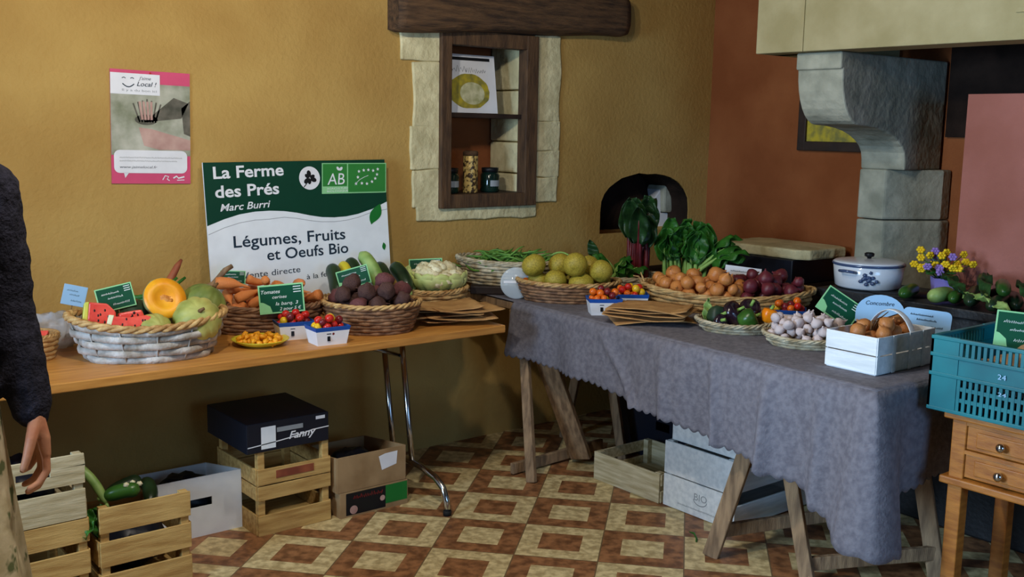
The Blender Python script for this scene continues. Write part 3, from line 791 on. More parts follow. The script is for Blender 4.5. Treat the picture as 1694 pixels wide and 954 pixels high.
trestle('wooden trestle at the near end of the cloth-covered table, three legs in view',
        [((2.90, 2.40, 0.0), (2.985, 2.235, 0.70), 0.06), ((2.985, 2.03, 0.0), (2.96, 2.20, 0.70), 0.05), ((3.41, 1.79, 0.0), (3.41, 1.96, 0.70), 0.06), ((3.44, 2.20, 0.0), (3.42, 2.02, 0.70), 0.05)],
        ((2.94, 2.22, 0.714), (3.46, 1.98, 0.714)), [((2.985, 2.05, 0.07), (3.42, 1.80, 0.09)), ((2.91, 2.385, 0.10), (3.44, 2.18, 0.12))])
trestle('wooden trestle with a wide sloping plank at the far end of the cloth-covered table',
        [((2.88, 3.42, 0.0), (2.96, 3.60, 0.70), 0.045), ((3.235, 3.48, 0.03), (2.96, 3.53, 0.70), 0.105), ((3.45, 3.42, 0.0), (3.45, 3.60, 0.70), 0.045), ((3.45, 3.85, 0.0), (3.45, 3.68, 0.70), 0.045)],
        ((2.93, 3.64, 0.714), (3.50, 3.64, 0.714)), [((2.87, 3.55, 0.03), (3.45, 3.57, 0.04))])
# small stand in the corner
ck = thing('corner_stand', 'dark low box stand in the corner under the bean basket', 'stand', (3.13, 3.855, ZB + .001), R(-40))
part('box', MB().box((0, 0, 0.02), (0.44, 0.26, 0.04)), m_darkwood, ck, 0.006)

# ------------------------------------------------------------------ crates and boxes on the floor
def slat_crate(name, label, cat, loc, w, d, h, slats, mat, rz=0, group=None, post=0.028, side_slats=None, slot=False, floor_z=0.012, back_slats=None):
    t = thing(name, label, cat, loc, rz, group)
    th = 0.009
    def panel(nm, ax, pos, length, sl):
        mb = MB()
        for i, (a, b) in enumerate(sl):
            if ax == 'y':
                if slot and nm == 'front_panel' and i == len(sl) - 1:
                    m_ = (a + b) / 2
                    mb.box((0, pos, (a + m_ - .012) / 2), (length, th, m_ - .012 - a)); mb.box((0, pos, (b + m_ + .012) / 2), (length, th, b - m_ - .012))
                    for s in (-1, 1): mb.box((s * (length / 4 + .025), pos, m_), (length / 2 - .05, th, .024))
                else: mb.box((0, pos, (a + b) / 2), (length, th, b - a), (0, R(random.uniform(-.5, .5)), 0))
            else: mb.box((pos, 0, (a + b) / 2), (th, length, b - a), (R(random.uniform(-.5, .5)), 0, 0))
        return part(nm, mb, mat, t, 0.0015)
    panel('front_panel', 'y', -d / 2, w, slats)
    panel('back_panel', 'y', d / 2, w, back_slats or slats)
    ss = side_slats or slats
    panel('side_panel', 'x', -w / 2, d - 0.012, ss); panel('side_panel', 'x', w / 2, d - 0.012, ss)
    for sx in (-1, 1):
        for sy in (-1, 1):
            hh = h if sy < 0 or not back_slats else back_slats[-1][1]; part('corner_post', MB().box((sx * (w / 2 - post / 2 - th / 2), sy * (d / 2 - post / 2 - th / 2), hh / 2), (post, post, hh)), mat, t, 0.002)
    part('bottom', MB().box((0, 0, floor_z), (w - 0.02, d - 0.02, 0.012)), mat, t)
    return t
def sl3(h, n, gap):
    a = (h - gap * (n - 1)) / n
    return [(i * (a + gap), i * (a + gap) + a) for i in range(n)]
slat_crate('wooden_crate', 'raw yellow wooden crate on the floor holding courgettes, beside the white box', 'crate', (1.14, 3.55, 0), 0.305, 0.40, 0.315, sl3(0.315, 3, 0.028), m_crate, back_slats=sl3(0.315, 3, 0.028)[:2], side_slats=sl3(0.315, 3, 0.028)[:2])
slat_crate('wooden_crate', 'raw yellow wooden crate on the floor under the weathered pale crate, by the person', 'crate', (0.80, 3.55, 0), 0.31, 0.40, 0.295, sl3(0.295, 3, 0.03), m_crate)
slat_crate('wooden_crate', 'weathered pale crate with a hand slot, on a yellow crate by the person', 'crate', (0.795, 3.55, 0.298), 0.31, 0.40, 0.215, sl3(0.215, 2, 0.02), m_crate_w, slot=True, back_slats=[(0, .06)], side_slats=[(0, .06)])
solo('dark_filling', MB().blob((0, 0, 0.075), (0.125, 0.165, 0.07), 0.25, 4, 13, 24, 14), m_navybox, 'crumpled dark filling added inside the weathered pale crate by the person', 'bag', (0.795, 3.56, 0.318))  # filling added to darken the open crate behind its front panel
solo('dark_filling', MB().blob((0, 0, 0.10), (0.125, 0.165, 0.10), 0.22, 4, 23, 24, 14), m_navybox, 'crumpled dark filling under the courgettes in the floor crate', 'bag', (1.14, 3.565, 0.02))
fc = slat_crate('wooden_crate', 'yellow slatted wooden crate under the dark printed box, below the folding table', 'crate', (1.79, 3.74, 0), 0.31, 0.37, 0.33, [(0, .08), (.14, .195), (.2, .262)], m_crate)
part('printed_label', MB().box((0.0, -0.1905, 0.235), (0.16, 0.002, 0.03)), m_stalk_red, fc)
# dark printed box on the crate
fb = thing('printed_box', 'dark navy box with white lettering on top of the slatted crate', 'box', (1.765, 3.735, 0.3315))
part('box', MB().box((0, 0, 0.0575), (0.345, 0.37, 0.115)), m_navybox, fb, 0.003)
zf2 = 0.1875
mb = MB(); rect(mb, -0.115, 0.012, -0.055, 0.098, zf2); part('label', upright(mb), m_whiteblue, fb)
mb = MB(); rect(mb, 0.115, 0.093, 0.155, 0.106, zf2)
ribbon(mb, [(-0.17, 0.026), (-0.055, 0.034), (0.03, 0.042), (0.1, 0.055), (0.171, 0.058)], 0.004, zf2)
t = text_mb('Fanny', 0.0, 0.115, 0.035, 0.03, zf2 + .0004, .3, .02); mb.add(t.v, t.f)
part('lettering', upright(mb), m_white, fb)
mb = MB(); rect(mb, -0.05, 0.07, 0.06, 0.088, zf2); part('print', upright(mb), m_grey, fb)
# white box with hand slot
def open_box(name, label, loc, w, d, h, mat, rz=0, slot=True, rot=None, th=0.006, cat='box', group=None):
    t = thing(name, label, cat, loc, rz, group, rot)
    mb = MB()
    if slot:
        mb.box((0, -d / 2, h * .25), (w, th, h * .5)); mb.box((0, -d / 2, h * .82), (w, th, h * .36))
        for s in (-1, 1): mb.box((s * (w / 4 + 0.022), -d / 2, h * .57), (w / 2 - 0.044, th, h * .14))
    else: mb.box((0, -d / 2, h / 2), (w, th, h))
    part('front_panel', mb, mat, t)
    part('back_panel', MB().box((0, d / 2, h * .36), (w, th, h * .72)), mat, t)
    for s in (-1, 1): part('side_panel', MB().prism([(-d / 2, 0), (d / 2, 0), (d / 2, h * .72), (-d / 2, h)], 'x', s * w / 2 - th / 2, s * w / 2 + th / 2), mat, t)
    part('bottom', MB().box((0, 0, th / 2), (w, d, th)), mat, t)
    return t
wb = open_box('cardboard_box', 'white cardboard box with a dark hand slot between the yellow crates', (1.465, 3.86, 0.0), 0.325, 0.34, 0.235, m_whiteblue)
solo('dark_filling', MB().blob((0, 0, 0.1), (0.12, 0.12, 0.085), 0.3, 4, 3, 20, 12), m_navybox, 'crumpled dark sack inside the white cardboard box', 'bag', (1.465, 3.86, 0.012))
# cardboard boxes by the chrome leg
lb = open_box('cardboard_box', 'low fruit box printed red and green under a plain brown box by the chrome leg', (2.135, 3.70, 0.0), 0.315, 0.34, 0.105, m_card, slot=False)
mb = MB(); rect(mb, -0.135, 0.008, 0.05, 0.1, 0.1735); part('dark_print', upright(mb), m_black, lb)
mb = MB(); rect(mb, 0.05, 0.022, 0.155, 0.1, 0.1738); part('green_print', upright(mb), m_green3, lb)
mb = MB(); disc(mb, -0.10, 0.028, 0.018, 0.1740); disc(mb, 0.035, 0.05, 0.012, 0.1740); part('fruit_print', upright(mb), m_photo_p, lb)
mb = scribble(MB(), -0.10, 0.035, 0.075, 0.016, 0.1742, 3, .005); part('red_lettering', upright(mb), m_tomd, lb)
ub = open_box('cardboard_box', 'plain brown cardboard box with a torn white label, on a printed box', (2.125, 3.70, 0.107), 0.32, 0.33, 0.145, m_card, slot=False, th=0.007)
mb = MB(); mb.add([(0.045, 0.06, 0.1695), (0.115, 0.075, 0.1695), (0.12, 0.13, 0.1695), (0.06, 0.128, 0.1695), (0.03, 0.12, 0.1695)], [(0, 1, 2, 3, 4)]); part('torn_label', upright(mb), m_white, ub)
solo('paper_wad', MB().blob((0, 0, 0.05), (0.10, 0.09, 0.05), 0.4, 4, 8), m_navybox, 'dark crumpled paper in the brown cardboard box', 'paper', (2.125, 3.70, 0.118))
# white trays under the cloth table
def tray(label, loc, w, d, h, rz):
    t = thing('white_tray', label, 'crate', loc, rz, 'white wooden trays stacked under the cloth table')
    th = 0.01
    part('front_panel', MB().box((0, -d / 2, h / 2), (w, th, h - 0.004)), m_white_w, t, 0.002)
    part('back_panel', MB().box((0, d / 2, h / 2), (w, th, h - 0.004)), m_white_w, t, 0.002)
    for s in (-1, 1): part('side_panel', MB().box((s * w / 2, 0, 0.05), (th, d - .012, 0.09)), m_white_w, t, 0.002)
    for sx in (-1, 1):
        for sy in (-1, 1): part('corner_post', MB().box((sx * (w / 2 - .02), sy * (d / 2 - .02), h / 2), (.028, .028, h - 0.002)), m_white_w, t)
    part('bottom', MB().box((0, 0, 0.008), (w - .02, d - .02, 0.01)), m_white_w, t)
    return t
RZ = R(-90)
t1 = tray('white wooden tray with a round printed mark, bottom of the stack under the cloth table', (3.44, 2.70, 0), 0.365, 0.56, 0.142, RZ)
mb = MB(); ribbon(mb, [(0.02 + 0.035 * cos(a), 0.075 + 0.022 * sin(a)) for a in [PI + PI * k / 10 for k in range(11)]], 0.004, 0.2855)
t = text_mb('BIO', -0.012, 0.055, 0.072, 0.03, 0.2855); mb.add(t.v, t.f); scribble(mb, -0.1, 0.1, 0.03, 0.006, 0.2855, 5, .002)
part('printed_mark', upright(mb), m_grey, t1)
tray('plain white wooden tray in the middle of the stack under the cloth table', (3.44, 2.70, 0.143), 0.365, 0.56, 0.142, RZ)
tray('plain white wooden tray on top of the stack, just under the cloth hem', (3.45, 2.69, 0.286), 0.345, 0.54, 0.125, RZ)
slat_crate('wooden_crate', 'low pale wooden crate on the tiles between the trestle plank and white trays', 'crate', (3.32, 3.10, 0), 0.40, 0.34, 0.13, [(0.0, .128)], m_crate_w, RZ, side_slats=[(0, .05), (.075, .125)])
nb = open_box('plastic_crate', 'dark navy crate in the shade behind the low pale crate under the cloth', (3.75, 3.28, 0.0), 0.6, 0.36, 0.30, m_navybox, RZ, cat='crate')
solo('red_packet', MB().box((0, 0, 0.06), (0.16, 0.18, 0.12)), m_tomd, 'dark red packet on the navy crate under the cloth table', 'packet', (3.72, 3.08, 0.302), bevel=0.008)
solo('green_stalk', MB().tube([(0, 0, 0.004), (0.02, 0.015, 0.006), (0.045, 0.05, 0.01), (0.05, 0.08, 0.006)], [0.003, 0.004, 0.004, 0.002], 6), m_leaf, 'small green stalk lying on the tiles in front of the white trays', 'stalk', (2.955, 2.52, 0))

# ------------------------------------------------------------------ chest of drawers with the teal crate
ch = thing('chest_of_drawers', 'small orange pine chest with two drawers under the teal crate', 'chest', (3.215, 1.305, 0))
for sx in (-1, 1):
    for sy in (-1, 1): part('leg', MB().box((sx * 0.16, sy * 0.255, 0.35), (0.046, 0.046, 0.70)), m_pine, ch, 0.003)
part('top', MB().box((0, 0, 0.709), (0.40, 0.60, 0.02)), m_pine, ch, 0.005)
mb = MB(); mb.box((0.0, 0.27, 0.60), (0.30, 0.018, 0.2)); mb.box((0.0, -0.27, 0.60), (0.30, 0.018, 0.2)); mb.box((0.17, 0, 0.6), (0.018, 0.5, 0.2))
part('side_panels', mb, m_pine, ch)
mb = MB(); mb.box((-0.172, 0, 0.692), (0.02, 0.47, 0.014)); mb.box((-0.172, 0, 0.601), (0.02, 0.47, 0.012))
part('rails', mb, m_pine, ch)
part('moulding', MB().box((0, 0, 0.503), (0.40, 0.60, 0.024)), m_pine, ch, 0.005)
for z in (0.646, 0.557):
    dr = part('drawer', MB().box((-0.166, 0, z), (0.02, 0.465, 0.074)).box((-0.178, 0, z), (0.008, 0.40, 0.048)), m_pine, ch, 0.003)
    for yk in (0.115,):
        part('knob', MB().lathe([(0.001, 0), (0.006, 0), (0.006, 0.012), (0.013, 0.016), (0.014, 0.024), (0.008, 0.03), (0.001, 0.031)], 14, mat=Matrix.Translation((-0.181, yk, z)) @ Matrix.Rotation(R(-90), 4, 'Y')), m_chrome, dr)
tc = thing('plastic_crate', 'teal plastic crate with slotted sides standing on the orange pine chest', 'crate', (3.20, 1.365, 0.72))
w_, d_, h_ = 0.40, 0.58, 0.235
for sx in (-1, 1):
    for sy in (-1, 1):
        mb = MB(); mb.box((sx * (w_ / 2 - .004), sy * (d_ / 2 - .045), h_ / 2), (0.008, 0.09, h_)); mb.box((sx * (w_ / 2 - .045), sy * (d_ / 2 - .004), h_ / 2), (0.09, 0.008, h_))
        part('corner_panel', mb, m_teal, tc)
mb = MB()
for z in (0.228, 0.175, 0.115, 0.006):
    for sx in (-1, 1): mb.box((sx * (w_ / 2 - .005), 0, z), (0.014, d_, 0.012))
    for sy in (-1, 1): mb.box((0, sy * (d_ / 2 - .005), z), (w_, 0.014, 0.012))
part('rims', mb, m_teal, tc, 0.002)
mb = MB()
for sx in (-1, 1):
    k = -d_ / 2 + 0.095
    while k < d_ / 2 - 0.09:
        mb.box((sx * (w_ / 2 - .004), k, 0.06), (0.006, 0.010, 0.11)); mb.box((sx * (w_ / 2 - .004), k, 0.2), (0.006, 0.010, 0.05)); k += 0.0185
    mb.box((sx * (w_ / 2 - .005), 0, 0.145), (0.004, d_ - .1, 0.05)); mb.box((sx * (w_ / 2 - .005), 0, 0.045), (0.005, d_ - .1, 0.012)); mb.box((sx * (w_ / 2 - .005), 0, 0.08), (0.005, d_ - .1, 0.012))
for sy in (-1, 1):
    k = -w_ / 2 + 0.095
    while k < w_ / 2 - 0.09: mb.box((k, sy * (d_ / 2 - .004), 0.12), (0.010, 0.006, 0.22)); k += 0.0185
part('slotted_sides', mb, m_teal, tc)
part('bottom', MB().box((0, 0, 0.004), (w_ - .01, d_ - .01, 0.006)), m_teal, tc)
mb = MB(); t = text_mb('24', -0.075, -0.05, 0.135, 0.016, 0.0012); mb.add(t.v, t.f)
t = text_mb('SERRES', 0.06, 0.155, 0.085, 0.012, 0.0012); mb.add(t.v, t.f); t = text_mb('24', -0.07, -0.045, 0.085, 0.012, 0.0012); mb.add(t.v, t.f)
mb = upright(mb); mb.v = [(v[1] - w_ / 2 - .001, -v[0], v[2]) for v in mb.v]
part('moulded_lettering', mb, m_tagblue, tc)
# ------------------------------------------------------------------ baskets and piles
def ell(a, b, t): return a * cos(t), b * sin(t)
def basket(name, label, cx, cy, z0, a, b, h, rz, mat, rows=7, stakes=26, saddle=0.0, base=0.78, floor=0.35, strand=None, rim=0.010, flat_=None, rim_mat=None, group=None, cat='basket'):
    t = thing(name, label, cat, (cx, cy, z0), rz, group)
    def rad(v): return base + (1 - base) * (v ** 0.75)
    zt = lambda v, th: h * v + saddle * cos(th) ** 2 * v * v
    st = strand or h / rows * 0.62
    mb = MB(); n = stakes * 4
    for i in range(rows):
        v = (i + 0.5) / rows; q = rad(v); P = []
        for k in range(n):
            th = 2 * PI * k / n
            w = 1 + (0.014 if flat_ is None else 0.035) * cos(PI * k / 4 + (PI if i % 2 else 0))
            x, y = ell(a * q * w, b * q * w, th); P.append((x, y, zt(v, th) + 0.001 * noise.noise(Vector((k * .3, i, cx)))))
        mb.tube(P, st, 6, closed=True, flat_=flat_)
    part('weave', mb, mat, t)
    mb = MB()
    for k in range(stakes):
        th = 2 * PI * k / stakes
        mb.tube([(ell(a * rad(v), b * rad(v), th)[0], ell(a * rad(v), b * rad(v), th)[1], zt(v, th)) for v in (0.02, 0.3, 0.6, 0.98)], 0.0035, 5)
    part('stakes', mb, mat, t)
    mb = MB(); m_ = 40; vs = []; fs = []
    for j, (v, k) in enumerate([(0, .97), (.35, .97), (.7, .97), (1, .97)]):
        for i in range(m_):
            th = 2 * PI * i / m_; x, y = ell(a * rad(v) * k, b * rad(v) * k, th); vs.append((x, y, zt(v, th)))
    for j in range(3):
        for i in range(m_): fs.append((j * m_ + i, j * m_ + (i + 1) % m_, (j + 1) * m_ + (i + 1) % m_, (j + 1) * m_ + i))
    mb.add(vs, fs, True); part('lining', mb, mat, t)
    v = floor; kf = rad(v) * 0.96
    part('base', MB().lathe([(0.001, 0), (base, 0), (kf, h * v), (0.001, h * v)], 40, a, b), mat, t)
    mb = MB()
    for s in range(3):
        P = []
        N_ = 200
        for i in range(N_):
            th = 2 * PI * i / N_; ph = th * 13 + s * 2 * PI / 3
            q = 1 + rim * 0.55 / a * cos(ph); x, y = ell(a * q, b * (1 + rim * 0.55 / b * cos(ph)), th)
            P.append((x, y, zt(1, th) + rim * 0.55 * sin(ph)))
        mb.tube(P, rim * 0.62, 6, closed=True)
    part('rim', mb, rim_mat or mat, t)
    return t
def pile(cx, cy, z0, a, b, rz, r, n, seed=0, rvar=0.12, squash=0.9, wall=None):
    rnd = random.Random(seed); out = []
    c, s = cos(rz), sin(rz)
    for i in range(n):
        rr = r * (1 + rnd.uniform(-rvar, rvar)); best = None
        for tr in range(26):
            q = math.sqrt(rnd.random()); th = rnd.uniform(0, 2 * PI)
            lx, ly = (a - rr * .7) * q * cos(th), (b - rr * .7) * q * sin(th)
            z = rr * squash
            for (x, y, zz, ro) in out:
                d2 = (x - lx) ** 2 + (y - ly) ** 2; m_ = (rr + ro) * 0.93
                if d2 < m_ * m_: z = max(z, zz + squash * math.sqrt(m_ * m_ - d2))
            if best is None or z < best[2]: best = (lx, ly, z, rr)
        out.append(best)
    return [(cx + x * c - y * s, cy + x * s + y * c, z0 + z, rr, x / a, y / b) for x, y, z, rr in out]
RND = random.Random(11)
def spin(tilt=1.0): return (RND.uniform(-tilt, tilt), RND.uniform(-tilt, tilt), RND.uniform(0, 6.28))
def inst(name, me, label, cat, loc, rot, scale, group):
    o = bpy.data.objects.new(name, me); COL.objects.link(o)
    o.location = loc; o.rotation_euler = rot; o.scale = (scale,) * 3
    return tag(o, label, cat, group)
def meshes(mbs, name, mat):
    out = []
    for mb in mbs:
        me = mb.mesh(name); me.materials.append(mat); out.append(me)
    return out
def va(d): return R(d - 90)                         # turn that sets a front (-y) towards the viewer side
def price_tag(label, loc, rz, w, h, tilt=-12, roll=0, face=None, edge=None, lines=('', ), stake=0.05, shape='rect', seed=1, prc=True):
    face = face or m_slate; edge = edge or m_tagedge
    t = thing('price_tag', label, 'price tag', loc, 0, None, (R(tilt), R(roll), rz))
    if shape == 'rect': part('board', MB().box((0, 0, h / 2), (w, 0.003, h)), edge, t, 0.001)
    else:
        q = [(-w / 2, 0), (w / 2, 0)]
        if shape == 'arch': q += [(w / 2 * cos(PI * k / 14), h * .35 + h * .65 * sin(PI * k / 14)) for k in range(15)]
        else:
            q = []
            for cx_, cy_, a0 in ((w / 2 - .02, h - .02, 0), (-w / 2 + .02, h - .02, 90), (-w / 2 + .02, .02, 180), (w / 2 - .02, .02, 270)):
                q += [(cx_ + .02 * cos(R(a0 + k * 22.5)), cy_ + .02 * sin(R(a0 + k * 22.5))) for k in range(5)]
        part('board', MB().prism(q, 'y', -0.0015, 0.0015), edge, t)
    z_ = 0.0018
    if shape == 'rect':
        e = w * 0.035
        mb = MB(); rect(mb, -w / 2 + e, e, w / 2 - e, h - e, z_); part('face', upright(mb), face, t)
        if face is m_slate:
            mb = MB(); mb.add([(-w / 2 + e, e, z_ + .0004), (-w * .22, e, z_ + .0004), (-w * .26, h * .26, z_ + .0004), (-w * .4, h * .40, z_ + .0004), (-w / 2 + e, h * .42, z_ + .0004)], [(0, 1, 2, 3, 4)])
            part('corner_patch', upright(mb), m_tagedge, t)
    mb = MB(); z2 = z_ + .0008
    ink = m_chalk if face is m_slate else m_ink
    if lines[0]:
        for txt, x0, x1, y, c in lines:
            q = text_mb(txt, x0 * w, x1 * w, y * h, c * h, z2, .25, 0.004); mb.add(q.v, q.f)
    else:
        scribble(mb, -w * .34, w * .12, h * .70, h * .07, z2, seed, w * .014); scribble(mb, -w * .2, w * .2, h * .5, h * .07, z2, seed + 1, w * .014)
        scribble(mb, -w * .1, w * .34, h * .22, h * .08, z2, seed + 2, w * .014)
    if prc and shape == 'rect':
        for k in range(3): ribbon(mb, [(w * .27, h * (.88 - k * .09)), (w * .44, h * (.885 - k * .09))], h * .03, z2)
    part('writing', upright(mb), ink, t)
    part('pick', MB().tube([(0, 0.003, -stake), (0, 0.003, h * .4)], 0.002, 6), m_stem, t)
    return t

# ---- produce shapes
def onion_mb(seed=0):
    rnd = random.Random(seed); k = 1 + rnd.uniform(-.08, .1)
    prof = [(0.001, -0.82 * k), (0.12, -0.84 * k), (0.45, -0.74 * k), (0.82, -0.42 * k), (1.0, 0), (0.88, 0.42 * k), (0.55, 0.76 * k), (0.26, 0.95 * k), (0.12, 1.10 * k), (0.09, 1.22 * k), (0.11, 1.28 * k), (0.001, 1.27 * k)]
    return MB().lathe(prof, 16, mod=lambda a, t: 1 + 0.02 * sin(a * 5 + seed) + (0.25 * sin(a * 3 + seed) if t > .85 else 0))
def garlic_mb(seed=0):
    prof = [(0.001, -0.62), (0.3, -0.66), (0.75, -0.5), (1.0, -0.1), (0.86, 0.32), (0.48, 0.66), (0.22, 0.88), (0.14, 1.08), (0.13, 1.2), (0.001, 1.2)]
    return MB().lathe(prof, 24, mod=lambda a, t: 1 + 0.09 * abs(sin(a * 3.5 + seed)) * (1 - t) - .04)
def apple_mb(seed=0):
    return MB().lathe([(0.001, -0.72), (0.2, -0.80), (0.55, -0.74), (0.9, -0.36), (1.0, 0.05), (0.9, 0.42), (0.62, 0.72), (0.32, 0.84), (0.14, 0.78), (0.001, 0.66)], 18, mod=lambda a, t: 1 + 0.03 * sin(a * 2 + seed) + .015 * sin(a * 5))
def beet_mb(seed=0):
    return MB().blob((0, 0, 0), (1, 0.94, 0.86), 0.28, 1.6, seed, 16, 11).tube([(0.0, 0, -0.75), (0.05, 0.03, -1.05), (0.16, 0.05, -1.3)], [0.16, 0.07, 0.02], 6)
def root_mb(seed=0):
    rnd = random.Random(seed); P = []; rr = []
    for i in range(9):
        t = i / 8; P.append((0.25 * sin(t * 2 + seed), 0.2 * sin(t * 3 + 2 * seed), (t - .5) * 4)); rr.append((0.62 + .3 * sin(PI * min(1, t * 1.15 + .12)) - 0.55 * t) * (1 + .12 * rnd.uniform(-1, 1)))
    return MB().tube(P, rr, 10)
def capsule(P, r, n=12, end=0.75, tip=True):
    Q = []; rr = []
    m_ = len(P)
    for i, p in enumerate(P):
        t = i / (m_ - 1); e = min(1, 4 * t + .02) if t < .5 else min(1, 4 * (1 - t) + .02)
        Q.append(p); rr.append(r * math.sqrt(max(0.02, 1 - (1 - e) ** 2)) * (1 if t > .3 or not tip else (.8 + .2 * t / .3)))
    return MB().tube(Q, rr, n)

# ---- long folding table, left to right
sb = basket('fruit_basket', 'small wicker basket of red slices at the left end of the folding table', 0.90, 3.80, ZA, 0.105, 0.085, 0.085, va(76), m_wicker, 5, 18, floor=0.5, rim=0.008)
me_sl = MB()
pts = [(cos(PI * k / 10) * 0.05, -sin(PI * k / 10) * 0.036) for k in range(11)]
me_sl.prism(pts, 'y', -0.012, 0.012); wedge = me_sl.mesh('watermelon_slice'); wedge.materials.append(m_wm_red)
for i, (x, y, z, r) in enumerate(((0.885, 3.775, 0.832, .2), (0.925, 3.785, 0.836, -.4), (0.905, 3.83, 0.838, 1.2))):
    inst('watermelon_slice', wedge, 'red watermelon slice in the small basket at the left table end', 'watermelon', (x, y, z), (R(-30), 0, r), 1, 'red slices in the small basket')
solo('plastic_bag', MB().blob((0, 0, 0.06), (0.10, 0.07, 0.07), 0.5, 3.5, 5, 26, 16), m_bag, 'crumpled clear plastic bag behind the red slices, left end of the folding table', 'bag', (1.04, 3.94, ZA))
solo('paper_sheet', MB().grid(lambda u, v: (0.07 * (u - .5), 0.05 * (v - .5), 0.012 * sin(u * 5) * cos(v * 4)), 10, 8), m_whiteblue, 'crumpled pale blue paper in the small basket of red slices', 'paper', (0.905, 3.855, 0.852), (R(40), 0, R(-15)), solid=0.001)
price_tag('small pale blue price tag above the plastic bag at the left table end', (1.105, 3.955, 0.888), va(74), 0.082, 0.075, -8, 14, m_tagblue, m_tagblue, ('',), 0.12, seed=31, prc=False)
# large melon basket
BX, BY, BR = 1.268, 3.632, va(71)
basket('melon_basket', 'large whitewashed wicker basket of melons and watermelon on the folding table', BX, BY, ZA, 0.262, 0.175, 0.125, BR, m_wicker_g, 5, 13, 0.03, 0.76, 0.45, 0.011, 0.013, (0.55, 1.25), m_wicker)
def local(lx, ly, lz): c, s = cos(BR), sin(BR); return (BX + lx * c - ly * s, BY + lx * s + ly * c, lz)
def ribbed(n=10, amp=.05, sq=0.9, sharp=True):
    return MB().lathe([(0.001, -sq)] + [(sin(PI * k / 14), -sq * cos(PI * k / 14)) for k in range(1, 14)] + [(0.001, sq * .97)], 60, mod=lambda a, t: 1 - amp * (1 - abs(cos(a * n / 2)) ** .6))
def melon(label, loc, r, rot, mat=m_melon, sq=.92):
    t = thing('melon', label, 'melon', loc, 0, None, rot)
    mb = ribbed(10, .07, sq); mb.v = [(x * r, y * r, z * r) for x, y, z in mb.v]; part('rind', mb, mat, t)
    part('stalk', MB().tube([(0, 0, r * sq * .9), (0.004, 0, r * sq + .008), (0.012, 0.003, r * sq + .016)], [.009, .006, .005], 8), m_stem, t)
melon('ribbed pale green melon at the right front of the melon basket', local(0.165, -0.055, 0.870), 0.085, (R(55), R(10), R(-20)))
melon('ribbed darker green melon at the right back of the melon basket', local(0.195, 0.105, 0.895), 0.086, (R(20), R(25), R(30)), M('melon_dark_skin', rgb(140, 148, 72), .55, rgb(96, 112, 48), 9, .2, 30))
melon('pale green melon half sunk beside the watermelon in the melon basket', local(0.02, -0.085, 0.838), 0.068, (R(70), R(0), R(10)))
t = thing('squash', 'dark green squash behind the orange half melon in the melon basket', 'squash', local(-0.05, 0.085, 0.865), 0, None, (R(30), 0, 0))
mb = ribbed(8, .05, .85); mb.v = [(x * .075, y * .075, z * .075) for x, y, z in mb.v]; part('rind', mb, m_squash_d, t)
part('stalk', MB().tube([(0, 0, .055), (0, .004, .078)], [.01, .007], 8), m_stem, t)
# orange half melon facing the viewer
hm = thing('half_melon', 'cut melon half showing orange flesh, leaning on the green melons', 'melon', local(0.062, 0.025, 0.940), 0, None, (R(62), R(20), va(71) + R(8)))
half = [(0.001, -0.075)] + [(0.078 * sin(PI / 2 * k / 8), -0.075 * cos(PI / 2 * k / 8)) for k in range(1, 9)] + [(0.074, -0.001), (0.05, -0.03), (0.001, -0.03)]
part('rind', MB().lathe(half, 48, mod=lambda a, t: 1 - .03 * (1 - abs(cos(a * 5)))), M('netted_melon_rind', rgb(150, 150, 96), .6, rgb(98, 110, 64), 14), hm)
part('flesh', MB().lathe([(0.0755, -0.002), (0.0755, 0.001), (0.045, 0.0025), (0.032, -0.004), (0.02, -0.012), (0.001, -0.015)], 40), m_melon_o, hm)
part('seed_pulp', MB().blob((0, 0, -0.008), (0.03, 0.016, 0.010), .4, 5, 3), m_melon_seed, hm)
# watermelon pieces
def wm_piece(label, loc, rot, flesh, rind, d, seed, top=None):
    t = thing('watermelon_piece', label, 'watermelon', loc, 0, None, rot)
    o = part('flesh', MB().prism(flesh, 'y', -d / 2, d / 2), m_wm_red, t, .006)
    part('rind', MB().prism(rind, 'y', -d / 2 - .001, d / 2 + .001), m_wm_rind, t, .004)
    if top: part('crust', MB().prism(top, 'y', -d / 2 - .0015, d / 2), m_wm_pale, t, .003)
    mb = MB(); rnd = random.Random(seed)
    xs = [p[0] for p in flesh]; zs = [p[1] for p in flesh]
    for k in range(9): mb.blob((min(xs) + (max(xs) - min(xs)) * rnd.uniform(.25, .8), -d / 2, min(zs) + (max(zs) - min(zs)) * rnd.uniform(.25, .8)), (.003, .0015, .005), nu=8, nv=5)
    part('seeds', mb, m_seed, t)
wm_piece('upright red watermelon chunk with yellow rind at the left of the melon basket', local(-0.165, -0.02, 0.885), (R(-14), R(4), BR + R(4)),
         [(-.036, -.05), (.062, -.045), (.058, .02), (.03, .048), (-.03, .052)], [(-.052, -.046), (-.034, -.05), (-.028, .053), (-.044, .05)], .09, 3)
wm_piece('long red watermelon chunk with pale crust at the front of the melon basket', local(-0.055, -0.085, 0.868), (R(-20), R(2), BR - R(3)),
         [(-.07, -.035), (.085, -.035), (.08, .018), (.05, .03), (.0, .022), (-.06, .026)], [(-.08, -.038), (.09, -.038), (.088, -.030), (-.08, -.030)], .07, 4, [(-.082, -.03), (-.066, -.03), (-.052, .028), (-.07, .03)])
wm_piece('small watermelon chunk behind the long one in the melon basket', local(-0.06, -0.02, 0.878), (R(-10), R(-14), BR + R(10)),
         [(-.05, -.03), (.05, -.03), (.045, .02), (-.03, .03)], [(-.055, -.036), (.055, -.036), (.054, -.028), (-.054, -.028)], .06, 5)
price_tag('green price tag stuck between watermelon and squash in the melon basket', local(-0.095, 0.03, 0.905), va(71) + R(4), 0.125, 0.085, -14, -12, stake=0.08, seed=11)
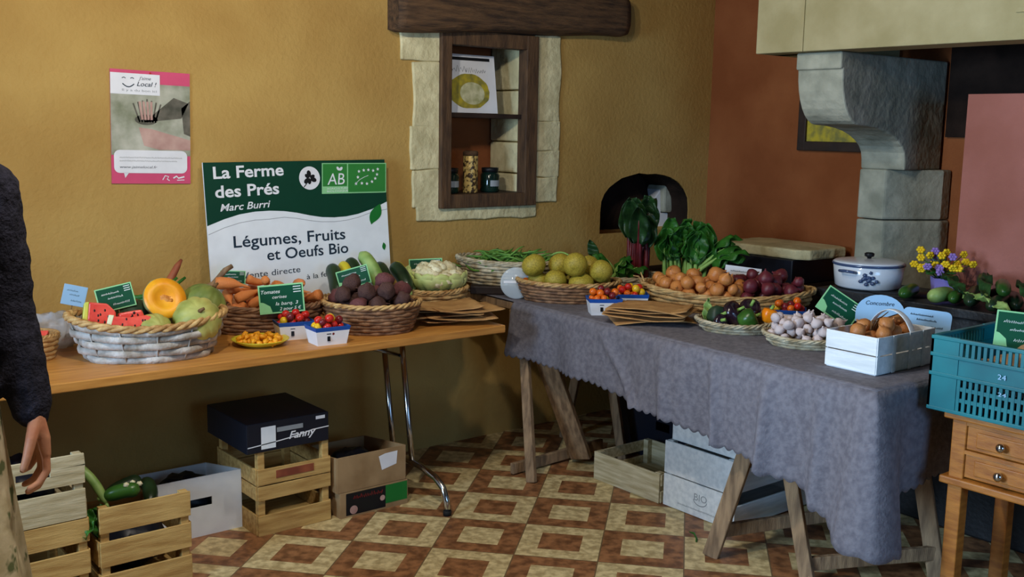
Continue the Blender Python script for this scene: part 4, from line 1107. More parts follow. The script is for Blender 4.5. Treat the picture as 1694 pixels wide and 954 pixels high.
# stalk and stick at the back of the table
solo('dried_stalk', MB().tube([(0, 0, 0), (.03, 0.01, .03), (.06, .02, .07), (.085, .03, .105), (.105, .035, .13)], [.016, .02, .015, .013, .005], 10), m_stalk_red, 'reddish dried stalk sticking up behind the orange half melon', 'stalk', (1.42, 3.93, 0.90))
def leafy(name, label, loc, rot, L_, W_, mat, group=None):
    mb = MB().grid(lambda u, v: (W_ * (u - .5) * sin(PI * min(1, v * .9 + .1)) ** .7, L_ * v, 0.10 * L_ * sin(v * 2.6) + .12 * W_ * abs(u - .5) * 2 + .012 * sin(v * 16 + u * 4)), 8, 14)
    return solo(name, mb, mat, label, 'leaf', loc, rot, group, solid=.001)
mb = MB()
for k in range(6): mb.tube([(0.012 * k - .03, 0, 0.012 * (k % 3)), (0.012 * k - .03 + .09, .01, .02 + .01 * (k % 2)), (0.01 * k + .15, .02, .075 + .008 * (k % 3))], [.009, .009, .005], 8)
solo('leek_bundle', mb, m_leaf, 'bundle of green stalks behind the squash in the melon basket', 'vegetables', (1.30, 3.90, 0.885), (0, 0, va(71)))
solo('wooden_stick', MB().tube([(0, 0, 0), (.08, .0, .035), (.13, .005, .085), (.16, .005, .10)], [.011, .012, .011, .009], 10), m_trestle, 'grey-brown wooden stick rising behind the melon basket in front of the sign', 'stick', (1.56, 3.93, 0.895))
solo('wooden_crate_rear', MB().box((0, 0, .07), (.34, .12, .14)), m_card, 'low cardboard box at the back of the table behind the melon basket', 'box', (1.46, 3.985, ZA), (0, 0, R(2)), bevel=.004).name = 'cardboard_box'
# orange roots basket
QX, QY, QR = 1.812, 3.825, va(65)
basket('root_basket', 'brown wicker basket of orange roots in front of the farm sign', QX, QY, ZA, 0.225, 0.135, 0.105, QR, m_wicker_d, 7, 24, 0.012, .8, .5)
rm = meshes([root_mb(i) for i in range(5)], 'orange_root', m_carrot)
for i, (x, y, z, r, u, v) in enumerate(pile(QX, QY, ZA + .056, .20, .115, QR, .035, 30, 5)):
    inst('orange_root', rm[i % 5], 'knobbly orange root in the brown basket in front of the sign', 'root vegetable', (x, y, z), (R(90) + RND.uniform(-.5, .5), RND.uniform(-.6, .6), RND.uniform(0, 6.28)), .027 * (1 + RND.uniform(-.2, .25)), 'orange roots in the brown basket')
price_tag('green price tag with chalk writing hung on the front of the orange root basket', (1.80, 3.655, 0.838), va(66), 0.172, 0.112, -6, -4,
          lines=(('Tomates', -.44, -.02, .70, .13), ('cerises', -.2, .12, .52, .11), ('la barq. 3', -.14, .36, .28, .12), ('2 pour 5 €', -.06, .42, .10, .11)), stake=.08)
price_tag('dark green price tag behind the left end of the orange root basket', (1.745, 3.99, 0.912), va(66), 0.10, 0.055, -10, 2, stake=.12, seed=17)
# dish of orange pieces
ds = thing('dish', 'shallow yellow dish of orange melon pieces at the front of the folding table', 'dish', (1.672, 3.585, ZA), 0)
part('bowl', MB().lathe([(0.001, 0), (.062, 0), (.085, .009), (.106, .022), (.107, .025), (.100, .024), (.08, .013), (.06, .008), (.001, .007)], 36), m_zuc_y, ds)
cm = meshes([MB().blob((0, 0, 0), (1, .7, .6), .5, 2, k, 8, 6) for k in range(3)], 'melon_piece', m_melon_o)
for i, (x, y, z, r, u, v) in enumerate(pile(1.672, 3.585, ZA + .008, .092, .092, 0, .014, 46, 9, squash=.55)):
    inst('melon_piece', cm[i % 3], 'small orange melon piece heaped in the yellow dish', 'melon piece', (x, y, z), spin(.6), r * 1.1, 'orange pieces in the yellow dish')
# punnets
TOM = {'r': meshes([MB().blob((0, 0, 0), (1, 1, .95))], 'cherry_tomato', m_tomr)[0], 'y': meshes([MB().blob((0, 0, 0), (1, 1, 1.1))], 'cherry_tomato', m_tomy)[0],
       'o': meshes([MB().blob((0, 0, 0), (1, 1, 1))], 'cherry_tomato', m_tomo)[0], 'd': meshes([MB().blob((0, 0, 0), (1, 1, 1))], 'cherry_tomato', m_tomd)[0]}
CN = {'r': 'red', 'y': 'yellow', 'o': 'orange', 'd': 'dark red'}
def punnet(label, where, x, y, z, rz, cols, seed, w=.135, d=.10, h=.07, n=22):
    t = thing('punnet', label, 'punnet', (x, y, z), rz)
    th = .003; b = .86
    mb = MB()
    q = lambda sx, sy, k: (sx * w / 2 * k, sy * d / 2 * k)
    lo = [(sx * w / 2 * b, sy * d / 2 * b, 0.001) for sx, sy in ((-1, -1), (1, -1), (1, 1), (-1, 1))]; hi = [(sx * w / 2, sy * d / 2, h * .8) for sx, sy in ((-1, -1), (1, -1), (1, 1), (-1, 1))]
    mb.add(lo + hi, [(0, 1, 2, 3), (0, 1, 5, 4), (1, 2, 6, 5), (2, 3, 7, 6), (3, 0, 4, 7)])
    part('tray', mb, m_white, t, solid=.003)
    mb = MB(); k0, k1 = .99, 1.06
    lo = [(sx * w / 2 * k0, sy * d / 2 * k0, h * .76) for sx, sy in ((-1, -1), (1, -1), (1, 1), (-1, 1))]; hi = [(sx * w / 2 * k1, sy * d / 2 * k1, h) for sx, sy in ((-1, -1), (1, -1), (1, 1), (-1, 1))]
    mb.add(lo + hi, [(0, 1, 5, 4), (1, 2, 6, 5), (2, 3, 7, 6), (3, 0, 4, 7)])
    part('blue_rim', mb, m_blue, t, solid=.003)
    part('mark', MB().box((-w * .12, -d / 2 * .955, h * .45), (.012, .002, h * .42), (R(-6), 0, 0)).box((-w * .12, -d / 2 * .975, h * .66), (.018, .002, h * .1), (R(-6), 0, 0)), m_black, t)
    part('filling_base', MB().box((0, 0, h * .25), (w * .84, d * .84, h * .4)), m_white, t)
    rnd = random.Random(seed)
    for i, (px_, py_, pz, r, u, v) in enumerate(pile(x, y, z + h * .46, w / 2 * .95, d / 2 * .95, rz, .0155, n, seed)):
        c = rnd.choice(cols)
        inst('cherry_tomato', TOM[c], '%s cherry tomato in the %s' % (CN[c], where), 'tomato', (px_, py_, pz), (0, 0, 0), r, '%s tomatoes, %s' % (CN[c], where))
punnet('white punnet with blue rim left of its twin, beside the yellow dish', 'left punnet beside the yellow dish', 1.835, 3.635, ZA, va(60) + R(18), 'yyrrrd', 1)
punnet('white punnet with blue rim nearest the table edge, before the beet basket', 'front punnet before the beet basket', 1.895, 3.475, ZA, va(60) + R(26), 'rrrryd', 2)
# beets
EX, EY, ER = 2.165, 3.60, va(59)
basket('beet_basket', 'round brown wicker basket heaped with dark beets on the folding table', EX, EY, ZA, 0.195, 0.15, 0.115, ER, m_wicker_d, 8, 26, 0.006, .78, .18, rim_mat=m_wicker)
bm1 = meshes([beet_mb(i) for i in range(4)], 'beet', m_beet); bm2 = meshes([beet_mb(9 + i) for i in range(2)], 'beet', m_beet2)
for i, (x, y, z, r, u, v) in enumerate(pile(EX, EY, ZA + .024, .168, .126, ER, .038, 26, 21)):
    inst('beet', (bm1 + bm1 + bm2)[(i * 7) % 10] if i % 4 else bm2[i % 2], 'dark earthy beet heaped in the round brown basket', 'beet', (x, y, z), spin(3), r, 'beets in the round basket')
# courgettes standing in a low basket behind the beets
basket('courgette_basket', 'low wicker basket of courgettes behind the beets', 2.285, 3.88, ZA, .175, .10, .085, va(60), m_wicker, 5, 22, 0, .85, .5)
def courgette(label, p, q, r, mat, bend=.01):
    p = Vector(p); q = Vector(q); P = [p.lerp(q, k / 12) + Vector((bend * sin(PI * k / 12), 0, bend * sin(PI * k / 12))) for k in range(13)]
    t = thing('courgette', label, 'courgette', p)
    mb = MB(); P2 = [v - p for v in P]
    mb.v = []; c = capsule(P2, r, 14); part('body', c, mat, t)
    d = (P2[0] - P2[1]).normalized()
    part('stalk', MB().tube([P2[0] - d * .004, P2[0] + d * .012], [r * .45, r * .36], 7), m_zuc_l, t)
    return t
courgette('dark green courgette end at the left of the courgette basket, against the sign', (2.12, 3.80, .845), (2.172, 3.95, .962), .033, m_zuc)
courgette('yellow courgette between two dark ones at the left of the courgette basket', (2.20, 3.82, .86), (2.225, 3.955, .972), .026, m_zuc_y)
courgette('dark green courgette between the yellow one and the light green one', (2.235, 3.82, .86), (2.265, 3.96, .985), .030, m_zuc)
courgette('light green courgette standing tallest before the sign', (2.345, 3.82, .86), (2.318, 3.95, 1.012), .032, m_zuc_l)
courgette('dark green courgette right of the light green one', (2.365, 3.80, .85), (2.405, 3.95, .955), .030, m_zuc)
courgette('glossy dark courgette at the right end of the courgette basket', (2.47, 3.79, .84), (2.468, 3.93, .952), .033, m_zuc)
courgette('yellow-green courgette leaning at the right end behind a dark one', (2.50, 3.83, .84), (2.495, 3.955, .955), .024, m_zuc_y)
courgette('pale green courgette lying low at the left behind the beets', (2.10, 3.775, .83), (2.21, 3.80, .86), .028, m_squash_d)
price_tag('green price tag leaning in front of the courgettes behind the beets', (2.19, 3.765, .895), va(58), .135, .08, -10, -16, stake=.07, seed=13)
# cauliflower
CX, CY = 2.635, 3.86
basket('cauliflower_basket', 'straw wicker basket holding the cauliflower beside the kraft bags', CX, CY, ZA, .16, .115, .095, va(56), m_wicker, 6, 22, 0.012, .76, .5)
cf = thing('cauliflower', 'creamy cauliflower with pale leaves in the straw basket', 'cauliflower', (2.665, 3.86, .825))
cf.scale = (1.3, 1.3, 1.2)
mb = MB(); rnd = random.Random(3)
for k in range(60):
    th = rnd.uniform(0, 2 * PI); e = math.acos(rnd.uniform(.0, 1)); q = .08
    c = (q * sin(e) * cos(th), q * sin(e) * sin(th), .035 + q * .75 * cos(e)); s = rnd.uniform(.018, .028); mb.blob(c, (s, s, s * .9), .5, 4, k, 10, 7)
mb.blob((0, 0, .035), (.08, .08, .06), .1)
part('curd', mb, m_cauli, cf)
for k, an in enumerate((190, 225, 262, 300, 335, 140)):
    a = R(an); mb = MB().grid(lambda u, v: ((.045 + .06 * sin(v * 1.9)) * cos(a + (u - .5) * 1.3), (.045 + .06 * sin(v * 1.9)) * sin(a + (u - .5) * 1.3), -.005 + .075 * v + .01 * sin(u * 9 + k)), 8, 8)
    part('leaf', mb, m_cauli_leaf, cf, solid=.003)
leafy('cabbage_leaf', 'pale yellow-green leaf standing left of the cauliflower', (2.52, 3.86, .84), (R(62), R(10), R(12)), .11, .11, m_cauli_leaf)
price_tag('green price tag standing behind the cauliflower', (2.69, 3.985, .872), va(54), .155, .085, -8, -3, stake=.12, seed=19)
# kraft bags
def bag_mb(w, d, seed, th=.006):
    rnd = random.Random(seed); ph = rnd.uniform(0, 6)
    f = lambda u, v: (w * (u - .5), d * (v - .5), .003 * sin(u * 5 + ph) + .004 * noise.noise(Vector((u * 4, v * 4, seed))) + .008 * (abs(u - .5) * 2) ** 3 * sin(ph))
    return MB().grid(f, 22, 16)
def bags(cx, cy, z, n, w, d, rz, label, group, dz=.0105, spread=.04, seed=0, tilt=0):
    rnd = random.Random(seed)
    for i in range(n):
        o = solo('paper_bag', bag_mb(w, d, seed + i), m_kraft, label, 'paper bag', (cx + rnd.uniform(-spread, spread), cy + rnd.uniform(-spread, spread) * .8, z + .012 + i * dz), (R(rnd.uniform(-2, 2)) - tilt, R(rnd.uniform(-2.5, 2.5)) , rz + R(rnd.uniform(-16, 16))), group, solid=.003)
bags(2.55, 3.57, ZA + .004, 6, .30, .20, va(54) + R(12), 'flat kraft paper bag in the loose pile at the right end of the folding table', 'kraft bags on the folding table', seed=40)

# ---- cloth-covered table, far to near
NX, NY, NR = 3.135, 3.872, va(50)
basket('bean_basket', 'long pale wicker basket of green beans in the corner below the niche', NX, NY, ZB + .0415, .285, .175, .11, NR, m_wicker_p, 7, 30, 0.012, .78, .62)
def bean_mb(s):
    rnd = random.Random(s); b = rnd.uniform(.012, .03) * rnd.choice((-1, 1)); c = rnd.uniform(-.015, .015)
    P = [((k / 8 - .5) * .14, b * (1 - (k / 4 - 1) ** 2), c * sin(k / 8 * 5)) for k in range(9)]
    return MB().tube(P, [.0015, .004, .0048, .005, .005, .005, .0048, .004, .001], 6)
bms = meshes([bean_mb(i) for i in range(8)], 'green_bean', m_bean)
rnd = random.Random(8)
for i in range(190):
    q = math.sqrt(rnd.random()); th = rnd.uniform(0, 2 * PI); lx, ly = .25 * q * cos(th), .145 * q * sin(th)
    zz = ZB + .0415 + .075 + (.085 * (1 - q ** 2.5)) * rnd.random() ** .7
    inst('green_bean', bms[i % 8], 'slim green bean in the heap on the long pale basket', 'bean', (NX + lx * cos(NR) - ly * sin(NR), NY + lx * sin(NR) + ly * cos(NR), zz), (rnd.uniform(-.5, .5), rnd.uniform(-.35, .35), NR + rnd.gauss(0, .7)), 1, 'green beans in the long pale basket')
price_tag('teal-green price tag standing between the beans and the yellow-green fruit', (3.385, 3.815, .885), va(48), .175, .055, -8, -2, stake=.10, seed=23)
solo('wicker_handle', MB().tube([(-.085 + .17 * k / 14, 0, .05 * sin(PI * k / 14)) for k in range(15)], .005, 8), m_rib, 'pale green curved stem arching over the beans', 'stem', (3.30, 3.74, .925), (0, 0, va(48))).name = 'curved_stem'
PX, PY, PR = 3.165, 3.525, va(48)
basket('fruit_basket', 'oval brown wicker basket of yellow-green fruit at the far end of the cloth', PX, PY, ZB, .235, .14, .085, PR, m_wicker_d, 6, 26, 0.008, .8, .3, rim_mat=m_wicker)
am = meshes([apple_mb(i) for i in range(4)], 'yellow_fruit', m_quince)
for i, (x, y, z, r, u, v) in enumerate(pile(PX, PY, ZB + .028, .215, .125, PR, .058, 10, 33)):
    t = inst('yellow_fruit', am[i % 4], 'round yellow-green fruit heaped in the oval brown basket', 'fruit', (x, y, z), spin(1.2), r, 'yellow-green fruit in the oval basket')
ld = thing('plastic_disc', 'round clear plastic disc propped at the left of the yellow-green fruit', 'lid', (2.985, 3.685, .858), 0, None, (R(78), 0, va(51)))
part('disc', MB().lathe([(0.001, -.001), (.066, -.001), (.07, -.006), (.073, -.006), (.073, .001), (.066, .003), (.001, .002)], 40), m_clear, ld)
part('white_band', MB().box((-.028, .004, .0035), (.06, .012, .001)), m_white, ld)
part('orange_dot', MB().lathe([(.001, .003), (.018, .003), (.018, .0045), (.001, .005)], 20, mat=Matrix.Translation((.045, .008, 0))), m_tomo, ld)
basket('greens_basket', 'low pale wicker basket holding the chard and spinach in the corner', 3.60, 3.63, ZB, .245, .15, .07, va(45), m_wicker_p, 5, 26, 0, .8, .5)
# chard and spinach bunches
def leaf_mb(L_, W_, seed, curl=.5):
    rnd = random.Random(seed)
    def f(u, v):
        w = W_ * (sin(PI * (v * .88 + .06)) ** .6) * (1 - .25 * v)
        s = (u - .5) * 2
        return (s * w / 2, .05 * L_ * (1 - s * s) * 0 - curl * L_ * v * v * .6 - .03 * abs(s) + .014 * sin(v * 13 + s * 3 + seed) * abs(s), L_ * v * (1 - .15 * curl * v))
    return MB().grid(f, 8, 14)
def leaf_bunch(name, label, cat, loc, rz, specs, mleaf, mstalk):
    t = thing(name, label, cat, loc, rz)
    for i, (az, lean, sl, L_, W_, ox, oy) in enumerate(specs):
        m4 = Matrix.Translation((ox, oy, 0)) @ Matrix.Rotation(R(az), 4, 'Z') @ Matrix.Rotation(R(lean), 4, 'X')
        mb = MB(); mb.tube([m4 @ Vector((0, 0, 0)), m4 @ Vector((0, .004, sl * .5)), m4 @ Vector((0, 0, sl)), m4 @ Vector((0, -.3 * L_ * .09, sl + L_ * .3)), m4 @ Vector((0, -.3 * L_ * .36 , sl + L_ * .6))], [.012, .011, .008, .005, .002], 7)
        st = part('stalk', mb, mstalk, t)
        lm = leaf_mb(L_, W_, i + len(label)); lm.v = [tuple(m4 @ (Vector(v) + Vector((0, 0, sl)))) for v in lm.v]
        part('leaf', lm, mleaf, st, solid=.0012)
    return t
rnd = random.Random(5)
leaf_bunch('chard_bunch', 'bunch of dark chard with crimson stalks standing before the arched hole', 'chard', (3.69, 3.60, ZB + .04), va(45),
           [(rnd.uniform(-25, 25) + (180 if k % 3 == 0 else 0), rnd.uniform(-14, 14), rnd.uniform(.17, .22), rnd.uniform(.16, .22), rnd.uniform(.10, .14), rnd.uniform(-.045, .045), rnd.uniform(-.03, .03)) for k in range(15)], m_leaf_d, m_redstalk)
sp = []
for k in range(26):
    f = k / 25
    sp.append((rnd.uniform(-50, 50), -(8 + 4 * rnd.random()), .07 + .05 * rnd.random(), .13 + .06 * rnd.random(), .10 + .04 * rnd.random(), -.02 + .20 * f, rnd.uniform(-.05, .05)))
leaf_bunch('spinach_bunch', 'big bunch of bright green leaves spreading behind the onions', 'spinach', (3.80, 3.50, ZB + .06), va(45) + R(8), sp, m_leaf, m_rib)
t = leaf_bunch('spinach_bunch', 'second spray of green leaves leaning right behind the onions', 'spinach', (3.90, 3.42, ZB + .08), va(45), [(90 + rnd.uniform(-25, 25), 25 + 30 * rnd.random(), .10, .14 + .05 * rnd.random(), .11, .0, rnd.uniform(-.04, .04)) for k in range(9)], m_leaf, m_rib)
leaf_bunch('lettuce_bunch', 'low green leaves left of the crimson chard stalks', 'greens', (3.56, 3.66, ZB + .05), va(47), [(rnd.uniform(0, 360), rnd.uniform(20, 62), .04, .11, .085, rnd.uniform(-.05, .05), rnd.uniform(-.03, .03)) for k in range(14)], m_leaf, m_rib)
leafy('pointed_leaf', 'dark pointed leaf leaning behind the yellow-green fruit', (3.60, 3.80, .90), (R(80), R(-20), va(48)), .12, .055, m_leaf_d)
# onions
OX, OY, OR = 3.60, 2.965, va(39)
basket('onion_basket', 'long oval straw basket heaped with golden and red onions', OX, OY, ZB, .375, .195, .075, OR, m_wicker, 5, 30, .03, .82, .5, rim_mat=m_wicker)
om = meshes([onion_mb(i) for i in range(4)], 'onion', m_onion); orm = meshes([onion_mb(i + 7) for i in range(3)], 'onion', m_onion_r)
for i, (x, y, z, r, u, v) in enumerate(pile(OX, OY, ZB + .038, .345, .17, OR, .031, 84, 61, .2)):
    red = u > .12 + .25 * RND.uniform(-1, 1)
    if red: inst('onion', orm[i % 3], 'dark red onion in the right part of the long oval basket', 'onion', (x, y, z), spin(1.4), r, 'red onions in the oval basket')
    else: inst('onion', om[i % 4], 'golden onion in the left part of the long oval basket', 'onion', (x, y, z), spin(1.4), r, 'golden onions in the oval basket')
solo('dry_stems', MB().tube([(0, 0, 0), (-.03, 0, .03), (-.045, .01, .06), (-.075, .01, .065)], [.008, .006, .004, .003], 6).tube([(0, .01, 0), (-.02, 0, .04), (-.02, .02, .075)], [.008, .005, .003], 6).tube([(.01, -.01, 0), (-.05, 0, .02), (-.08, .01, .02)], [.008, .005, .003], 6), m_wicker, 'dry straw-coloured onion tops at the left end of the onion basket', 'dry stems', (3.36, 3.22, .86))
price_tag('white card leaning at the back of the onion basket', (3.82, 3.06, .862), va(39), .165, .085, -10, 5, m_white, m_white, ('',), .07, seed=29, prc=False)
# punnets, bags and plates at the front
punnet('white punnet with blue rim left of its twin, below the yellow-green fruit', 'left punnet below the yellow-green fruit', 3.055, 3.175, ZB, va(46) + R(10), 'ydroo', 3, n=24)
punnet('white punnet with blue rim right of its twin, below the yellow-green fruit', 'right punnet below the yellow-green fruit', 3.245, 3.20, ZB, va(46) + R(5), 'oyror', 4, n=24)
bags(3.085, 2.94, ZB + .004, 5, .33, .23, va(43) - R(4), 'flat kraft paper bag in the neat pile on the cloth in front of the onions', 'kraft bags on the cloth', dz=.0115, spread=.014, seed=70)
GX, GY, GR = 3.225, 2.60, va(38)
basket('pepper_plate', 'shallow pale wicker plate of dark and green peppers on the cloth', GX, GY, ZB, .155, .105, .035, GR, m_wicker_p, 3, 24, .012, .72, .5, rim=.008)
def pl(lx, ly, z): return (GX + lx * cos(GR) - ly * sin(GR), GY + lx * sin(GR) + ly * cos(GR), ZB + z)
def pepper(label, loc, r, rot, mat, lobes=4):
    t = thing('pepper', label, 'pepper', loc, 0, None, rot)
    part('body', MB().lathe([(0.001, -.8 * r), (.35 * r, -.9 * r), (.7 * r, -.75 * r), (.92 * r, -.2 * r), (r, .3 * r), (.85 * r, .7 * r), (.4 * r, .82 * r), (.001, .68 * r)], 32, mod=lambda a, t_: 1 - .10 * (1 - abs(cos(a * lobes / 2)))), mat, t)
    part('stalk', MB().tube([(0, 0, .65 * r), (.003, 0, .95 * r), (.01, 0, 1.2 * r)], [.008, .006, .007], 7), m_rib, t)
pepper('large dark purple pepper in the middle of the wicker plate', pl(-.02, .01, .062), .052, (R(50), R(15), 0), m_aub)
pepper('dark pepper at the back right of the wicker plate', pl(.05, .055, .075), .046, (R(30), R(-25), 0), m_aub)
pepper('dark green pepper at the left of the wicker plate', pl(-.075, -.005, .058), .042, (R(70), R(-30), 0), m_squash_d)
pepper('bright green pepper at the right front of the wicker plate', pl(.045, -.035, .056), .042, (R(60), R(20), R(30)), m_pepg)
pepper('small purple-streaked pepper at the front left of the wicker plate', pl(-.06, -.055, .046), .028, (R(70), 0, R(-30)), m_aub)
pepper('bright orange pepper on the right rim of the wicker plate', pl(.125, -.012, .072), .033, (R(10), R(10), 0), m_pepo)
leafy('green_leaf', 'light green leaf standing at the left of the wicker pepper plate', pl(-.12, .0, .035), (R(76), R(8), GR + R(15)), .09, .035, m_zuc_l)
punnet('shallow blue-rimmed punnet of tomatoes behind the garlic', 'punnet behind the garlic', 3.50, 2.56, ZB, va(36), 'drydo', 6)
LX, LY, LR = 3.225, 2.272, va(35)
basket('garlic_plate', 'shallow pale wicker plate heaped with garlic on the cloth', LX, LY, ZB, .155, .115, .035, LR, m_wicker_p, 3, 24, .01, .72, .5, rim=.007)
gm = meshes([garlic_mb(i) for i in range(4)], 'garlic_bulb', m_garlic)
for i, (x, y, z, r, u, v) in enumerate(pile(LX, LY, ZB + .018, .142, .102, LR, .021, 56, 81)):
    inst('garlic_bulb', gm[i % 4], 'white and violet garlic bulb heaped on the wicker plate', 'garlic', (x, y, z), spin(1.2), r, 'garlic bulbs on the wicker plate')
# white chip basket
cbk = thing('chip_basket', 'white wooden chip basket of onions at the near corner of the cloth', 'basket', (3.165, 1.93, ZB), R(-1))
bw, bd, bh = .335, .195, .128
mb = MB()
for z0, z1 in ((.004, .062), (.066, .126)):
    for s in (-1, 1): mb.box((0, s * bd / 2, (z0 + z1) / 2), (bw, .004, z1 - z0)); mb.box((s * bw / 2, 0, (z0 + z1) / 2), (.004, bd - .004, z1 - z0))
part('side_strips', mb, m_white_w, cbk, .001)
mb = MB()
for s in (-1, 1):
    for x in (-.155, -.075, .02, .10, .155): mb.box((x, s * (bd / 2 - .004 if abs(x) > .12 else bd / 2 + .003), bh / 2), (.018, .003, bh - .004))
part('uprights', mb, m_white_w, cbk)
part('bottom', MB().box((0, 0, .03), (bw - .008, bd - .008, .06)), m_white_w, cbk)
mb = MB().tube([(.06, (bd / 2) * cos(PI * k / 18) * .96, .05 + .135 * sin(PI * k / 18)) for k in range(19)], .016, 8, flat_=(.12, 1.0))
part('handle', mb, m_white_w, cbk)
sm_ = meshes([onion_mb(i + 20) for i in range(3)], 'onion', M('shallot_skin', rgb(206, 140, 78), .4, rgb(150, 86, 44), 8, .15, 50, stretch=(4, 4, 1)))
for i, (x, y, z, r, u, v) in enumerate(pile(3.165, 1.93, ZB + .062, .145, .08, R(-1), .028, 17, 91)):
    inst('onion', sm_[i % 3], 'brown onion in the white chip basket', 'onion', (x, y, z), spin(1.3), r, 'brown onions in the white chip basket')
mb = MB()
for k in range(5): mb.tube([(.01 * k, 0, 0), (.02 + .02 * k, .01, .03), (.03 + .035 * k, .0, .03 + .012 * (k % 3))], [.004, .003, .0015], 5)
solo('dry_stems', mb, m_stem, 'dry brown onion tops sticking out of the white chip basket', 'dry stems', (3.10, 1.93, ZB + .125))
# tags at the near end of the cloth
price_tag('green price tag turned on its corner behind the white chip basket', (3.40, 2.285, .868), va(33), .15, .105, -25, 32, stake=.085, seed=37)
price_tag('pale blue round-topped price tag behind the white chip basket', (3.50, 2.145, .862), va(32), .175, .105, -12, 0, m_tagblue, m_tagblue, (('Concombre', -.3, .28, .62, .15),), .09, 'arch', prc=False)
price_tag('pale blue rounded price tag beside the round-topped one', (3.455, 1.935, .865), va(29), .165, .082, -14, 4, m_tagblue, m_tagblue, ('',), .09, 'round', prc=False)
# ---- on the range
pt = thing('cooking_pot', 'white enamel cooking pot with blue rims and a floral print on the black range', 'pot', (4.03, 2.54, .905))
part('body', MB().lathe([(0.001, 0), (.125, 0), (.137, .008), (.143, .05), (.148, .098), (.146, .1), (.14, .05), (.13, .012), (.001, .01)], 40), m_enamel, pt)
part('blue_rim', MB().lathe([(.146, .096), (.152, .098), (.153, .106), (.148, .108), (.143, .104)], 40), m_bluerim, pt)
lid = part('lid', MB().lathe([(.150, .108), (.142, .114), (.12, .118), (.07, .122), (.001, .124)], 40), m_enamel, pt)
part('knob', MB().lathe([(.008, .122), (.010, .130), (.02, .134), (.021, .146), (.014, .150), (.001, .150)], 18), m_black, lid)
for s in (-1, 1):
    part('handle', MB().tube([(s * .146 * cos(R(-58 + 90)) , 0, 0)] * 0 + [(s * .147, -.035, .075), (s * .172, -.03, .08), (s * .178, 0, .082), (s * .172, .03, .08), (s * .147, .035, .075)], .006, 8), m_bluerim, pt)
mb = MB(); rnd = random.Random(4)
for k in range(16):
    a = R(-148) + rnd.gauss(0, .16); z = .052 + rnd.gauss(0, .012); q = .1445
    mb.blob((q * cos(a), q * sin(a), z), (.009, .009, .008), .4, 4, k, 8, 6)
part('floral_print', mb, m_bluerim, pt)
pp = thing('flower_pot', 'lilac square flower pot with yellow flowers on the black range', 'plant', (4.08, 2.225, .905), va(29) + R(12))
mb = MB(); mb.lathe([(.001, 0), (.046, 0), (.058, .075), (.055, .075), (.05, .06), (.001, .06)], 4, mat=Matrix.Rotation(R(45), 4, 'Z'), smooth=False); part('pot', mb, m_purple, pp)
rnd = random.Random(6)
stems = MB(); lvs = MB()
for k in range(26):
    a = rnd.uniform(0, 2 * PI); L_ = rnd.uniform(.05, .15); sp_ = rnd.uniform(.01, .13)
    tip = (sp_ * cos(a), sp_ * sin(a), .07 + L_ * .75); stems.tube([(0, 0, .055), (tip[0] * .5, tip[1] * .5, .06 + L_ * .55), tip], .0018, 5)
    tgt = MB()
    for j in range(6): b = 2 * PI * j / 6; tgt.blob((tip[0] + .011 * cos(b), tip[1] + .006 * sin(b + k), tip[2] + .010 * sin(b)), (.008, .007, .007), nu=7, nv=4)
    tgt.blob(tip, (.007, .006, .006), nu=7, nv=4)
    part('flower', tgt, m_flower_p if k % 5 == 0 else m_flower_y, pp, label='violet flower' if k % 5 == 0 else 'yellow flower')
    lvs.blob((tip[0] * .6, tip[1] * .6, .07 + L_ * .4), (.018, .008, .004), nu=8, nv=5, mat=None)
part('stems', stems, m_leaf, pp); part('leaves', lvs, m_leaf, pp)
def cuke(label, p, q, r, mat=m_zuc): return courgette(label, q, p, r, mat, .006)
cuke('dark green cucumber lying left of the lilac flower pot', (3.80, 2.24, .93), (3.985, 2.285, .932), .026, m_pepg)
cuke('light green marrow lying before the lilac flower pot', (3.82, 2.13, .933), (3.98, 2.12, .931), .030, m_zuc_l)
cuke('bright green cucumber lying right of the light green marrow', (3.86, 2.06, .93), (4.06, 2.12, .931), .026, m_pepg)
cuke('long dark courgette pointing back to the pink wall', (3.82, 1.97, .935), (4.12, 2.09, .94), .030)
leafy('leek_leaf', 'broad dark green leaf draped over the heap on the range', (3.86, 2.02, .955), (R(6), R(8), R(-40)), .24, .06, m_leaf_d)
leafy('leek_leaf', 'long dark green leaf lying right of the marrow on the range', (3.84, 1.92, .955), (R(8), R(-6), R(-65)), .28, .05, m_leaf_d)
leafy('leek_leaf', 'dark leaf lying at the far right of the heap on the range', (3.88, 1.76, .95), (R(8), R(6), R(-50)), .24, .06, m_leaf_d)
cuke('dark green cucumber on top of the heap before the pink wall', (3.98, 2.00, .985), (4.17, 2.10, .985), .027)
cuke('mid green cucumber on top of the heap, nearest the teal crate', (3.86, 1.86, .985), (4.06, 1.97, .985), .027, m_pepg)
cuke('dark courgette at the far right of the heap on the range', (3.98, 1.75, .932), (4.17, 1.88, .932), .028)
cuke('dark courgette lying across the front of the range', (3.80, 1.88, .932), (4.02, 1.92, .932), .028)
cuke('dark green courgette at the right of the vegetables on the range', (3.92, 1.84, .932), (4.12, 1.95, .932), .028)
leafy('corn_leaf', 'long pale green leaf lying across the front edge of the range', (3.80, 1.79, .915), (R(4), 0, R(-20)), .26, .05, m_zuc_l)
solo('iron_lid', MB().lathe([(.001, 0), (.05, 0), (.055, .02), (.05, .035), (.02, .045), (.02, .06), (.001, .062)], 24), m_iron, 'small black pot lying by the pink wall behind the courgettes', 'pot', (4.185, 2.03, .905)).name = 'black_pot'
